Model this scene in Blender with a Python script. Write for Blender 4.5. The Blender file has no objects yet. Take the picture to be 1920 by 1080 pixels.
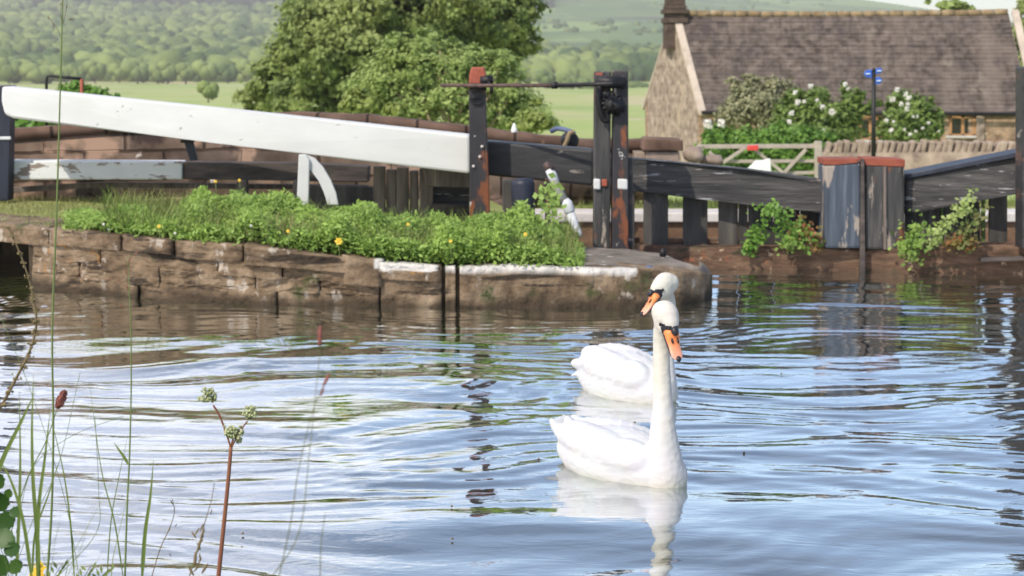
import bpy, bmesh, math, random
import numpy as np
from mathutils import Vector, noise
R = math.radians
random.seed(7); rng = np.random.default_rng(7)
S = bpy.context.scene
# ------------------------------------------------------------------ camera
H, F, HZ = 1.56, 3500.0, 100.0            # eye height over the water, focal length in px of a 1920 frame, horizon row
TH = math.atan((540-HZ)/F)
cd = bpy.data.cameras.new("camera"); cam = bpy.data.objects.new("camera", cd); S.collection.objects.link(cam)
cam.location = (0, 0, H); cam.rotation_euler = (math.pi/2-TH, 0, 0)
cd.sensor_width = 36; cd.lens = 36*F/1920; cd.clip_start = .05; cd.clip_end = 20000
cd.dof.use_dof = True; cd.dof.focus_distance = 5.4; cd.dof.aperture_fstop = 8.5
S.camera = cam
# ------------------------------------------------------------------ sky, sun, exposure
SE, SA = R(43), (-.62, -.785)
w = bpy.data.worlds.new("World"); S.world = w; w.use_nodes = True
nt = w.node_tree; nt.nodes.clear(); N = nt.nodes.new; L = nt.links.new
sky = N('ShaderNodeTexSky'); sky.sky_type = 'NISHITA'; sky.sun_disc = False
sky.sun_elevation = SE; sky.sun_rotation = math.atan2(SA[0], SA[1]) % (2*math.pi)
sky.air_density = 1.0; sky.dust_density = .25; sky.ozone_density = 3.2
bg = N('ShaderNodeBackground'); bg.inputs[1].default_value = .15; L(sky.outputs[0], bg.inputs[0])
cl = N('ShaderNodeBackground'); cl.inputs[1].default_value = 1.35
tc = N('ShaderNodeTexCoord'); mp = N('ShaderNodeMapping'); mp.inputs['Scale'].default_value = (1.6, 1.6, 5.5)
L(tc.outputs['Generated'], mp.inputs[0])
no = N('ShaderNodeTexNoise'); no.inputs['Scale'].default_value = 1.7; no.inputs['Detail'].default_value = 7; no.inputs['Roughness'].default_value = .55
L(mp.outputs[0], no.inputs['Vector'])
sx = N('ShaderNodeSeparateXYZ'); L(tc.outputs['Generated'], sx.inputs[0])
ma = N('ShaderNodeMath'); ma.operation = 'MULTIPLY_ADD'; ma.inputs[1].default_value = -1.05; L(sx.outputs['X'], ma.inputs[0]); L(no.outputs[0], ma.inputs[2])
mr = N('ShaderNodeMapRange'); mr.inputs['From Min'].default_value = .47; mr.inputs['From Max'].default_value = .64
mr.inputs['To Max'].default_value = .95; mr.inputs['To Min'].default_value = .10
L(ma.outputs[0], mr.inputs['Value'])
cr = N('ShaderNodeValToRGB'); cr.color_ramp.elements[0].color = (.52, .57, .76, 1); cr.color_ramp.elements[1].color = (.95, .95, 1, 1)
cr.color_ramp.elements[0].position = .4; cr.color_ramp.elements[1].position = .62
n2 = N('ShaderNodeTexNoise'); n2.inputs['Scale'].default_value = 3.1; n2.inputs['Detail'].default_value = 5; L(mp.outputs[0], n2.inputs['Vector'])
L(n2.outputs[0], cr.inputs[0]); L(cr.outputs[0], cl.inputs[0])
mx = N('ShaderNodeMixShader'); L(mr.outputs[0], mx.inputs[0]); L(bg.outputs[0], mx.inputs[1]); L(cl.outputs[0], mx.inputs[2])
wo = N('ShaderNodeOutputWorld'); L(mx.outputs[0], wo.inputs[0])
sd = bpy.data.lights.new("sun", 'SUN'); sd.energy = 3.5; sd.angle = R(.5); sd.color = (1, .92, .78)
sun = bpy.data.objects.new("sun", sd); S.collection.objects.link(sun)
dv = Vector((SA[0]*math.cos(SE), SA[1]*math.cos(SE), math.sin(SE)))
sun.rotation_euler = dv.to_track_quat('Z', 'Y').to_euler(); sun.location = (0, 0, 30)
S.view_settings.view_transform = 'Standard'; S.view_settings.look = 'None'
S.view_settings.exposure = .36; S.view_settings.gamma = 1; S.view_settings.use_curve_mapping = False
# ------------------------------------------------------------------ helpers
def ray(px, py):
    a, b = (px-960)/F, (540-py)/F
    return Vector((a, math.cos(TH)+b*math.sin(TH), -math.sin(TH)+b*math.cos(TH)))
def PY(px, py, Y):
    d = ray(px, py); return Vector((0, 0, H)) + d*(Y/d.y)
def PZ(px, py, z):
    d = ray(px, py); return Vector((0, 0, H)) + d*((z-H)/d.z)
def itp(x, xs, ys): return float(np.interp(x, xs, ys))

OFF = {}
def setp(o, label=None, cat=None, group=None, kind=None):
    for k, v in (('label', label), ('category', cat), ('group', group), ('kind', kind)):
        if v: o[k] = v
    return o
def thing(name, label, cat, loc, group=None, rz=0):
    o = bpy.data.objects.new(name, None); S.collection.objects.link(o); o.location = loc; o.rotation_euler = (0, 0, rz)
    o.empty_display_size = .1; OFF[o.name] = Vector(loc); return setp(o, label, cat, group)
def npmesh(name, V, Fs, mat, parent=None, smooth=False, tint=None, local=False, label=None, mats=None, midx=None):
    """V (n,3); Fs list of (m,k) index arrays"""
    V = np.asarray(V, dtype=np.float64).reshape(-1, 3)
    if not isinstance(Fs, (list, tuple)) or (len(Fs) and not hasattr(Fs[0], 'ndim')): Fs = [np.asarray(Fs)]
    off = Vector((0, 0, 0))
    if parent is not None:
        off = OFF[parent.name]
        if not local: V = V - np.array(off)
    me = bpy.data.meshes.new(name)
    me.vertices.add(len(V)); me.vertices.foreach_set('co', V.astype(np.float32).ravel())
    nl = sum(f.size for f in Fs); npl = sum(len(f) for f in Fs)
    me.loops.add(nl); me.loops.foreach_set('vertex_index', np.concatenate([f.ravel() for f in Fs]).astype(np.int32))
    me.polygons.add(npl)
    tot = np.concatenate([np.full(len(f), f.shape[1]) for f in Fs]); st = np.concatenate([[0], np.cumsum(tot)[:-1]])
    me.polygons.foreach_set('loop_start', st.astype(np.int32)); me.polygons.foreach_set('loop_total', tot.astype(np.int32))
    me.update(calc_edges=True); me.validate()
    if smooth: me.polygons.foreach_set('use_smooth', np.ones(len(me.polygons), dtype=bool))
    if tint is not None:
        a = me.attributes.new('tint', 'FLOAT', 'POINT'); a.data.foreach_set('value', np.asarray(tint, dtype=np.float32))
    for m_ in (mats or [mat]): me.materials.append(m_)
    if midx is not None: me.polygons.foreach_set('material_index', np.asarray(midx, dtype=np.int32))
    o = bpy.data.objects.new(name, me); S.collection.objects.link(o)
    if parent is not None: o.parent = parent
    OFF[o.name] = off
    if label: o['label'] = label
    return o
def bmobj(name, bm, mat, parent=None, smooth=False, label=None, mats=None):
    off = OFF[parent.name] if parent is not None else Vector((0, 0, 0))
    bmesh.ops.translate(bm, verts=bm.verts, vec=-off)
    bmesh.ops.recalc_face_normals(bm, faces=bm.faces)
    me = bpy.data.meshes.new(name); bm.to_mesh(me); bm.free()
    if smooth: me.polygons.foreach_set('use_smooth', np.ones(len(me.polygons), dtype=bool))
    for m_ in (mats or [mat]): me.materials.append(m_)
    o = bpy.data.objects.new(name, me); S.collection.objects.link(o)
    if parent is not None: o.parent = parent
    OFF[o.name] = off
    if label: o['label'] = label
    return o
def hull8(bm, A, B, bevel=0):
    """two point loops (same length) -> closed prism"""
    va = [bm.verts.new(p) for p in A]; vb = [bm.verts.new(p) for p in B]; n = len(A)
    fs = [bm.faces.new(va), bm.faces.new(vb[::-1])]
    for i in range(n): fs.append(bm.faces.new((va[i], vb[i], vb[(i+1) % n], va[(i+1) % n])))
    if bevel:
        es = list({e for f in fs for e in f.edges})
        bmesh.ops.bevel(bm, geom=es, offset=bevel, segments=2, affect='EDGES', profile=.5)
def prism(bm, pts, Y, T, bevel=.006):
    """pixel outline at depth Y (number or list), extruded T metres away from the camera"""
    Ys = Y if hasattr(Y, '__len__') else [Y]*len(pts)
    A = [PY(p[0], p[1], y) for p, y in zip(pts, Ys)]
    hull8(bm, A, [a+Vector((0, T, 0)) for a in A], bevel)
def box(bm, c, s, rot=None, bevel=.004):
    hx, hy, hz = s[0]/2, s[1]/2, s[2]/2; c = Vector(c)
    A = [Vector(p) for p in ((-hx, -hy, -hz), (hx, -hy, -hz), (hx, -hy, hz), (-hx, -hy, hz))]
    B = [a+Vector((0, 2*hy, 0)) for a in A]
    if rot is not None: A = [rot @ a for a in A]; B = [rot @ a for a in B]
    hull8(bm, [c+a for a in A], [c+b for b in B], bevel)
def tube_np(pts, rad, n=8):
    pts = [Vector(p) for p in pts]; V = []; m = len(pts)
    rad = rad if hasattr(rad, '__len__') else [rad]*m
    up = Vector((0, 0, 1)); prev = None
    for i, p in enumerate(pts):
        t = (pts[min(i+1, m-1)]-pts[max(i-1, 0)]).normalized()
        if prev is None:
            a = t.cross(up if abs(t.z) < .95 else Vector((0, 1, 0))).normalized()
        else:
            a = (prev - t*prev.dot(t)).normalized()
        prev = a; b = t.cross(a)
        for k in range(n):
            an = 2*math.pi*k/n; V.append(p+(a*math.cos(an)+b*math.sin(an))*rad[i])
    Fq = [(i*n+k, i*n+(k+1) % n, (i+1)*n+(k+1) % n, (i+1)*n+k) for i in range(m-1) for k in range(n)]
    V.append(pts[0]); V.append(pts[-1]); c0, c1 = len(V)-2, len(V)-1
    Ft = [(c0, (k+1) % n, k) for k in range(n)] + [(c1, (m-1)*n+k, (m-1)*n+(k+1) % n) for k in range(n)]
    return np.array([tuple(v) for v in V]), np.array(Fq), np.array(Ft)
class Acc:
    def __init__(s): s.V = []; s.F = {}; s.n = 0; s.T = []
    def add(s, V, *Fs, t=0.):
        V = np.asarray(V); s.V.append(V)
        for f in Fs: s.F.setdefault(np.asarray(f).shape[1], []).append(np.asarray(f)+s.n)
        s.T.append(np.full(len(V), t) if np.isscalar(t) else np.asarray(t)); s.n += len(V)
    def tube(s, pts, rad, n=8, t=0.): s.add(*tube_np(pts, rad, n), t=t)
    def obj(s, name, mat, parent=None, smooth=True, **k):
        return npmesh(name, np.concatenate(s.V), [np.concatenate(f) for f in s.F.values()], mat, parent, smooth, tint=np.concatenate(s.T), **k)
def smooth_path(pts, n=6):
    """catmull-rom"""
    P = [Vector(p) for p in pts]; P = [P[0]*2-P[1]]+P+[P[-1]*2-P[-2]]; out = []
    for i in range(1, len(P)-2):
        for k in range(n):
            t = k/n; a, b, c, d = P[i-1:i+3]
            out.append(.5*((2*b)+(c-a)*t+(2*a-5*b+4*c-d)*t*t+(3*b-a-3*c+d)*t**3))
    out.append(P[-2]); return out
def ico(sub):
    bm = bmesh.new(); bmesh.ops.create_icosphere(bm, subdivisions=sub, radius=1)
    V = np.array([tuple(v.co) for v in bm.verts]); Fa = np.array([[v.index for v in f.verts] for f in bm.faces]); bm.free(); return V, Fa
ICO = {k: ico(k) for k in (1, 2, 3)}
def unit(n):
    v = rng.normal(size=(n, 3)); return v/np.linalg.norm(v, axis=1)[:, None]
def leaf_cards(C, size, nrm=None, aspect=.55, spread=1.0, axis=None):
    """leaf shaped faces (base, side, tip, side, with a fold) at centres C"""
    n = len(C); size = np.broadcast_to(size, (n,))[:, None]
    nr = unit(n)*spread + (0 if nrm is None else nrm); nr /= np.linalg.norm(nr, axis=1)[:, None]
    t = unit(n) if axis is None else axis+.4*unit(n)
    t = t-nr*np.sum(t*nr, 1)[:, None]; t /= np.linalg.norm(t, axis=1)[:, None]
    b = np.cross(nr, t); h = size*.5; wd = h*aspect
    V = np.stack([C-t*h, C+b*wd-nr*h*.15, C+t*h-nr*h*.2, C-b*wd-nr*h*.15], 1).reshape(-1, 3)
    V[0::4] += 0; i = np.arange(n)*4
    Fq = np.concatenate([np.stack([i, i+1, i+2], 1), np.stack([i, i+2, i+3], 1)])
    return V, Fq
def crown(lobes, n, size, shell=.55, up=.35, aspect=.7, tint=(0, 1), clump=9, cs=.16):
    """leaf clumps through the volume of a set of lobes (c, r(3)); denser near their surface, with twig-like gaps"""
    vol = np.array([l[1][0]*l[1][2] for l in lobes]); cnt = np.maximum(3, (vol/vol.sum()*n).astype(int))
    Vs = []; Ns = []; Ts = []
    for (c, r), m in zip(lobes, cnt):
        m2 = max(3, m//clump); d = unit(m2); rad = shell+(1-shell)*rng.random(m2)**.6
        rad *= 1+.22*np.sin(d[:, 0]*7+c[0]*3)*np.cos(d[:, 2]*6+c[1])
        cc = np.array(c)+d*rad[:, None]*np.array(r); tt = tint[0]+(tint[1]-tint[0])*rng.random(m2)
        k = rng.integers(0, m2, m); s_ = np.mean(r)*cs
        Vs.append(cc[k]+rng.normal(size=(m, 3))*s_*np.array([1, 1, .7])); Ns.append(d[k]+np.array([0, 0, up])); Ts.append(tt[k]*.7+.3*rng.random(m))
    C = np.concatenate(Vs); Nn = np.concatenate(Ns); T = np.concatenate(Ts)
    V, Fq = leaf_cards(C, size*(.6+.8*rng.random(len(C))), Nn, aspect, .75)
    return V, Fq, np.repeat(T, 4)
# ------------------------------------------------------------------ materials
MATS = {}
def node_mat(name):
    m = bpy.data.materials.new(name); m.use_nodes = True; t = m.node_tree; t.nodes.clear()
    o = t.nodes.new('ShaderNodeOutputMaterial'); return m, t, t.nodes.new, t.links.new, o
def M(name, cols, sc=(1, 1, 1), ns=3, detail=6, rough=.8, bump=.3, bs=None, bd=.01, spots=None, attr=None, attrcol=None, spec=.3, metal=0, dist=0, bsc=None):
    """ramped noise colour + optional spots [(scale, threshold, softness, colour, stretch)] + optional tint attribute colour"""
    m, t, N, L, o = node_mat(name); p = N('ShaderNodeBsdfPrincipled'); L(p.outputs[0], o.inputs[0])
    tc = N('ShaderNodeTexCoord'); mp = N('ShaderNodeMapping'); mp.inputs['Scale'].default_value = sc; L(tc.outputs['Object'], mp.inputs[0])
    no = N('ShaderNodeTexNoise'); no.inputs['Scale'].default_value = ns; no.inputs['Detail'].default_value = detail; no.inputs['Roughness'].default_value = .62
    no.inputs['Distortion'].default_value = dist
    L(mp.outputs[0], no.inputs['Vector'])
    cr = N('ShaderNodeValToRGB'); e = cr.color_ramp.elements
    while len(e) < len(cols): e.new(.5)
    for k, (pos, c) in enumerate(cols): e[k].position = pos; e[k].color = (*c, 1)
    L(no.outputs[0], cr.inputs[0]); out = cr.outputs[0]
    for (s_, th, so, c, st) in (spots or []):
        mq = N('ShaderNodeMapping'); mq.inputs['Scale'].default_value = st; mq.inputs['Location'].default_value = (s_*1.3, th*9, 2.1); L(tc.outputs['Object'], mq.inputs[0])
        nn = N('ShaderNodeTexNoise'); nn.inputs['Scale'].default_value = s_; nn.inputs['Detail'].default_value = 5; nn.inputs['Roughness'].default_value = .6; L(mq.outputs[0], nn.inputs['Vector'])
        mr = N('ShaderNodeMapRange'); mr.inputs['From Min'].default_value = th; mr.inputs['From Max'].default_value = th+so; L(nn.outputs[0], mr.inputs['Value'])
        mi = N('ShaderNodeMix'); mi.data_type = 'RGBA'; L(mr.outputs[0], mi.inputs[0]); L(out, mi.inputs[6]); mi.inputs[7].default_value = (*c, 1); out = mi.outputs[2]
    if attrcol is not None:
        at = N('ShaderNodeAttribute'); at.attribute_name = 'tint'
        mi = N('ShaderNodeMix'); mi.data_type = 'RGBA'; L(at.outputs['Fac'], mi.inputs[0]); L(out, mi.inputs[6]); mi.inputs[7].default_value = (*attrcol, 1); out = mi.outputs[2]
    L(out, p.inputs['Base Color']); p.inputs['Roughness'].default_value = rough; p.inputs['Specular IOR Level'].default_value = spec; p.inputs['Metallic'].default_value = metal
    if bump:
        nb = N('ShaderNodeTexNoise'); nb.inputs['Scale'].default_value = bs or ns*4; nb.inputs['Detail'].default_value = 6; nb.inputs['Roughness'].default_value = .65
        mb = N('ShaderNodeMapping'); mb.inputs['Scale'].default_value = bsc or sc; L(tc.outputs['Object'], mb.inputs[0]); L(mb.outputs[0], nb.inputs['Vector'])
        b = N('ShaderNodeBump'); b.inputs['Strength'].default_value = bump; b.inputs['Distance'].default_value = bd
        L(nb.outputs[0], b.inputs['Height']); L(b.outputs[0], p.inputs['Normal'])
    MATS[name] = m; return m
def LEAF(name, a, b, rough=.5, trans=.3, c=None, ns=.5):
    """leaf colour a..b chosen per leaf by 'tint', large scale variation to c"""
    m, t, N, L, o = node_mat(name); p = N('ShaderNodeBsdfPrincipled'); tr = N('ShaderNodeBsdfTranslucent'); mx = N('ShaderNodeMixShader')
    at = N('ShaderNodeAttribute'); at.attribute_name = 'tint'
    mi = N('ShaderNodeMix'); mi.data_type = 'RGBA'; L(at.outputs['Fac'], mi.inputs[0]); mi.inputs[6].default_value = (*a, 1); mi.inputs[7].default_value = (*b, 1); out = mi.outputs[2]
    if c:
        tc = N('ShaderNodeTexCoord'); no = N('ShaderNodeTexNoise'); no.inputs['Scale'].default_value = ns; L(tc.outputs['Object'], no.inputs['Vector'])
        mr = N('ShaderNodeMapRange'); mr.inputs['From Min'].default_value = .42; mr.inputs['From Max'].default_value = .68; L(no.outputs[0], mr.inputs['Value'])
        m2 = N('ShaderNodeMix'); m2.data_type = 'RGBA'; L(mr.outputs[0], m2.inputs[0]); L(out, m2.inputs[6]); m2.inputs[7].default_value = (*c, 1); out = m2.outputs[2]
    L(out, p.inputs['Base Color']); L(out, tr.inputs[0]); p.inputs['Roughness'].default_value = rough; p.inputs['Specular IOR Level'].default_value = .3
    mx.inputs[0].default_value = trans; L(p.outputs[0], mx.inputs[1]); L(tr.outputs[0], mx.inputs[2]); L(mx.outputs[0], o.inputs[0]); MATS[name] = m; return m
m_white = M('white_paint', [(.3, (.54, .54, .53)), (.7, (.62, .62, .61))], (1, 1, 3), 2, rough=.55, bump=.15, bs=22, bd=.004, bsc=(.2, 1, 1.5), spots=[(9, .68, .02, (.3, .28, .25), (1, 1, 2)), (2.2, .6, .2, (.52, .52, .49), (.5, 1, 2))])
m_oldwhite = M('worn_white_paint', [(.3, (.58, .58, .58)), (.7, (.68, .68, .68))], (1, 1, 2), 3, rough=.7, bump=.3, spots=[(6, .60, .03, (.25, .2, .17), (1, 1, 3)), (14, .62, .03, (.35, .32, .3), (.6, 1, 2))])
BW = [(.3, (.020, .019, .020)), (.6, (.038, .037, .039)), (.8, (.065, .062, .060))]
m_black = M('black_paint', BW, (.6, 1, 4), 4, rough=.5, bump=.3, bs=20, spots=[(5, .64, .03, (.22, .19, .17), (.5, 1, 2.5)), (2.6, .62, .08, (.10, .055, .04), (.5, 1, 2))])
m_blackworn = M('weathered_black_timber', [(.3, (.022, .021, .022)), (.5, (.050, .048, .048)), (.72, (.11, .10, .095))], (.4, 1, 5), 5, rough=.65, bump=.7, bs=16, bd=.02, spots=[(3.2, .62, .03, (.32, .26, .22), (.4, 1, 3)), (8, .62, .02, (.30, .30, .31), (.35, 1, 4))])
m_blackvert = M('weathered_black_upright', [(.3, (.022, .021, .022)), (.5, (.050, .048, .048)), (.72, (.11, .10, .095))], (5, 2, .4), 4, rough=.65, bump=.6, bs=14, bd=.015, spots=[(3.2, .60, .03, (.30, .25, .21), (2.5, 1, .5)), (7, .64, .03, (.36, .33, .30), (2, 1, .5)), (2.5, .63, .05, (.17, .06, .03), (2, 1, .7))])
m_blackrust = M('black_post_with_rust', [(.3, (.022, .02, .024)), (.7, (.045, .042, .045))], (1, 1, .5), 4, rough=.55, bump=.3, spots=[(3.3, .53, .05, (.19, .065, .03), (2, 2, .8)), (8, .66, .02, (.5, .48, .45), (1, 1, .8))])
m_mitre = M('peeling_black_paint_sunlit', [(.3, (.035, .045, .06)), (.55, (.07, .085, .11)), (.7, (.12, .14, .17))], (6, 4, .35), 3, rough=.6, bump=.5, bs=8, spots=[(2.4, .535, .03, (.30, .25, .21), (2.6, 2, .7)), (5, .62, .04, (.4, .36, .32), (3, 2, .5))])  # sunlit blue-grey of the left post painted in, under the peeling spots
m_redband = M('red_oxide_paint', [(.3, (.20, .05, .03)), (.7, (.30, .085, .05))], ns=8, rough=.7, spots=[(7, .6, .05, (.05, .05, .055), (1, 1, 1))])
m_red = M('rusty_red_casting', [(.3, (.24, .06, .035)), (.7, (.36, .10, .06))], ns=14, rough=.65, bump=.3, spots=[(12, .62, .05, (.05, .03, .03), (1, 1, 1))])
m_iron = M('dark_iron', [(.3, (.012, .012, .014)), (.7, (.03, .028, .03))], ns=14, rough=.45, bump=.3, metal=.3)
m_rod = M('rusty_iron_rod', [(.3, (.05, .035, .035)), (.7, (.13, .075, .065))], (3, 1, 1), ns=9, rough=.6, bump=.2)
m_postblue = M('dark_blue_black_post', [(.3, (.014, .017, .028)), (.7, (.03, .035, .055))], (3, 1, .4), 5, rough=.45, bump=.3)
m_greytimber = M('grey_timber', [(.3, (.06, .05, .045)), (.5, (.15, .12, .105)), (.75, (.26, .21, .18))], (4, 2, .5), 4, rough=.85, bump=.6, bs=12, spots=[(4, .64, .05, (.35, .29, .23), (4, 2, .4))])
m_darktimber = M('dark_old_timber', [(.3, (.03, .026, .025)), (.5, (.07, .058, .054)), (.75, (.13, .10, .09))], (.6, 1, 3), 5, rough=.85, bump=.6, bs=14, spots=[(4, .64, .05, (.26, .15, .09), (1, 1, 2))])
m_board = M('grey_gate_board', [(.3, (.035, .032, .03)), (.55, (.075, .068, .062)), (.8, (.14, .125, .11))], (3, 2, .5), 4, rough=.8, bump=.5, bs=12, spots=[(5, .66, .06, (.2, .19, .15), (3, 2, .5))])
m_sill = M('red_brown_sill', [(.3, (.055, .034, .022)), (.5, (.115, .066, .042)), (.7, (.20, .125, .08))], (.7, 1, 2.4), 9, rough=.8, bump=.7, bs=18, bd=.02, spots=[(14, .64, .03, (.36, .26, .18), (1, 1, 1)), (4, .58, .06, (.05, .042, .025), (.6, 1, 2)), (7, .62, .05, (.22, .085, .045), (1, 1, 1.5))])
m_stone = M('brown_quay_sandstone', [(.3, (.055, .038, .025)), (.43, (.145, .098, .060)), (.56, (.235, .168, .108)), (.75, (.38, .29, .20))], (1, 1, 1.3), 4.5, 9, rough=.9, bump=1, bs=26, bd=.025,
    spots=[(8, .60, .05, (.40, .34, .28), (1.3, 1, .8)), (3, .62, .08, (.07, .075, .03), (1, 1, 1)), (3.0, .57, .05, (.045, .032, .022), (.4, 1, 3.2)), (6, .64, .04, (.30, .16, .06), (1, 1, 1))], attrcol=(.62, .58, .54))
m_deckstone = M('grey_brown_paving', [(.3, (.10, .085, .07)), (.5, (.17, .145, .12)), (.75, (.27, .23, .20))], ns=6, detail=9, rough=.9, bump=.8, bs=18, bd=.015, spots=[(7, .64, .05, (.45, .42, .38), (1, 1, 1))])
def brickmat(name, c1, c2, mort, bw, bh, off=.5, spots=None, bump=.8, msize=.015, swap=False):
    m, t, N, L, o = node_mat(name); p = N('ShaderNodeBsdfPrincipled'); L(p.outputs[0], o.inputs[0])
    tc = N('ShaderNodeTexCoord'); mp = N('ShaderNodeMapping'); mp.inputs['Rotation'].default_value = (-math.pi/2, 0, 0)
    L(tc.outputs['Object'], mp.inputs[0])
    ns_ = N('ShaderNodeTexNoise'); ns_.inputs['Scale'].default_value = 3; ns_.inputs['Detail'].default_value = 5; L(tc.outputs['Object'], ns_.inputs['Vector'])
    va = N('ShaderNodeVectorMath'); va.operation = 'MULTIPLY_ADD'; va.inputs[1].default_value = (.05, .05, .05); L(ns_.outputs['Color'], va.inputs[0]); L(mp.outputs[0], va.inputs[2])
    br = N('ShaderNodeTexBrick'); L(va.outputs[0], br.inputs['Vector']); br.inputs['Scale'].default_value = 1; br.inputs['Brick Width'].default_value = bw; br.inputs['Row Height'].default_value = bh
    br.inputs['Mortar Size'].default_value = msize; br.inputs['Mortar Smooth'].default_value = .5; br.offset = off
    br.inputs['Color1'].default_value = (*c1, 1); br.inputs['Color2'].default_value = (*c2, 1); br.inputs['Mortar'].default_value = (*mort, 1)
    out = br.outputs['Color']
    n3 = N('ShaderNodeTexNoise'); n3.inputs['Scale'].default_value = 4; n3.inputs['Detail'].default_value = 8; L(tc.outputs['Object'], n3.inputs['Vector'])
    cr = N('ShaderNodeValToRGB'); cr.color_ramp.elements[0].position = .3; cr.color_ramp.elements[0].color = (.45, .42, .40, 1); cr.color_ramp.elements[1].position = .7; cr.color_ramp.elements[1].color = (1.3, 1.3, 1.3, 1)
    L(n3.outputs[0], cr.inputs[0]); mi = N('ShaderNodeMix'); mi.data_type = 'RGBA'; mi.blend_type = 'MULTIPLY'; mi.inputs[0].default_value = 1; L(out, mi.inputs[6]); L(cr.outputs[0], mi.inputs[7]); out = mi.outputs[2]
    for (s_, th, so, c, st) in (spots or []):
        mq = N('ShaderNodeMapping'); mq.inputs['Scale'].default_value = st; L(tc.outputs['Object'], mq.inputs[0])
        nn = N('ShaderNodeTexNoise'); nn.inputs['Scale'].default_value = s_; nn.inputs['Detail'].default_value = 5; L(mq.outputs[0], nn.inputs['Vector'])
        mr = N('ShaderNodeMapRange'); mr.inputs['From Min'].default_value = th; mr.inputs['From Max'].default_value = th+so; L(nn.outputs[0], mr.inputs['Value'])
        m2 = N('ShaderNodeMix'); m2.data_type = 'RGBA'; L(mr.outputs[0], m2.inputs[0]); L(out, m2.inputs[6]); m2.inputs[7].default_value = (*c, 1); out = m2.outputs[2]
    L(out, p.inputs['Base Color']); p.inputs['Roughness'].default_value = .9; p.inputs['Specular IOR Level'].default_value = .2
    b = N('ShaderNodeBump'); b.inputs['Strength'].default_value = bump; b.inputs['Distance'].default_value = .02
    ad = N('ShaderNodeMath'); ad.operation = 'MULTIPLY_ADD'; ad.inputs[1].default_value = -.7; L(br.outputs['Fac'], ad.inputs[0]); L(n3.outputs[0], ad.inputs[2])
    L(ad.outputs[0], b.inputs['Height']); L(b.outputs[0], p.inputs['Normal']); return m
m_wall = brickmat('red_brown_sandstone_blocks', (.19, .135, .10), (.11, .08, .064), (.06, .04, .03), .62, .24, spots=[(2.2, .57, .05, (.32, .21, .15), (1, 1, 1)), (2.8, .62, .05, (.045, .03, .028), (1, 1, .7)), (5, .70, .03, (.5, .45, .4), (1, 1, 1))])
m_wallcap = brickmat('red_brown_wall_coping', (.17, .105, .078), (.115, .078, .062), (.05, .035, .028), .42, 3, spots=[(3, .6, .05, (.25, .15, .10), (1, 1, 1))])
m_brownwall = M('wet_brown_lock_wall', [(.3, (.07, .04, .024)), (.55, (.17, .10, .06)), (.75, (.3, .2, .13))], (1, 1, 1.2), 4, rough=.9, bump=.6)
m_copewhite = M('pale_lock_coping', [(.3, (.42, .38, .36)), (.7, (.6, .56, .52))], ns=5, rough=.9, bump=.4)
m_gable = brickmat('pale_rendered_stone_gable', (.40, .325, .265), (.36, .285, .235), (.30, .24, .2), .7, .28, bump=.4, spots=[(1.6, .6, .07, (.42, .33, .25), (1, 1, 1)), (3, .68, .10, (.2, .15, .12), (1, 1, .7))])
m_housewall = brickmat('warm_stone_house_wall', (.40, .28, .19), (.30, .20, .135), (.36, .29, .22), .55, .2, spots=[(2, .58, .05, (.48, .36, .25), (.6, 1, 2))])
m_roof = brickmat('stone_slate_roof', (.145, .116, .102), (.108, .088, .08), (.085, .068, .062), .34, .2, bump=.6, msize=.012, spots=[(.9, .50, .22, (.17, .135, .115), (1.5, .4, .4)), (2.2, .60, .15, (.21, .175, .145), (1.5, 1, .6)), (1.4, .58, .14, (.075, .058, .058), (1.5, 1, .5))])
m_ridge = M('lichened_ridge_stone', [(.3, (.14, .09, .045)), (.6, (.3, .22, .13)), (.8, (.5, .46, .4))], ns=3, rough=.9, bump=.5)
m_cope = M('pale_verge_stone', [(.3, (.38, .31, .25)), (.7, (.55, .46, .38))], ns=3, rough=.9, bump=.4)
m_chim = M('dark_chimney_stone', [(.3, (.045, .032, .026)), (.6, (.10, .07, .055)), (.8, (.2, .15, .12))], ns=4, rough=.9, bump=.6)
m_winwood = M('orange_window_timber', [(.3, (.34, .17, .07)), (.7, (.45, .25, .12))], ns=5, rough=.6)
m_lintel = M('orange_sandstone_lintel', [(.3, (.36, .20, .11)), (.7, (.46, .28, .17))], ns=5, rough=.9)
m_glass = M('dark_window_glass', [(.3, (.012, .012, .014)), (.7, (.03, .028, .028))], ns=2, rough=.08, bump=0, spec=.6)
m_gutter = M('black_gutter', [(.3, (.012, .012, .012)), (.7, (.02, .02, .02))], ns=5, rough=.5)
m_gardenwall = M('garden_wall_stone', [(.3, (.15, .115, .095)), (.5, (.28, .215, .17)), (.75, (.42, .34, .27))], ns=3.2, detail=7, rough=.9, bump=.6, bs=10, attrcol=(.5, .45, .42))
m_gatewood = M('pale_weathered_gate_wood', [(.3, (.30, .25, .21)), (.7, (.45, .39, .34))], (1, 1, 1), 5, rough=.8)
m_redtag = M('red_plastic', [(.3, (.6, .05, .05)), (.7, (.66, .08, .07))], ns=4, rough=.4, bump=0)
m_signwhite = M('white_sheet', [(.3, (.75, .76, .76)), (.7, (.82, .82, .82))], ns=4, rough=.5, bump=0)
m_signblue = M('blue_sign', [(.3, (.03, .09, .42)), (.7, (.05, .13, .5))], ns=4, rough=.4, bump=0)
m_signpale = M('pale_lettering', [(.3, (.5, .6, .8)), (.7, (.6, .7, .85))], ns=4, rough=.5, bump=0)
m_lever = M('chipped_white_lever_paint', [(.3, (.45, .46, .48)), (.7, (.62, .63, .66))], ns=9, rough=.6, bump=.4, spots=[(16, .66, .06, (.25, .23, .22), (1, 1, 2))])
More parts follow.
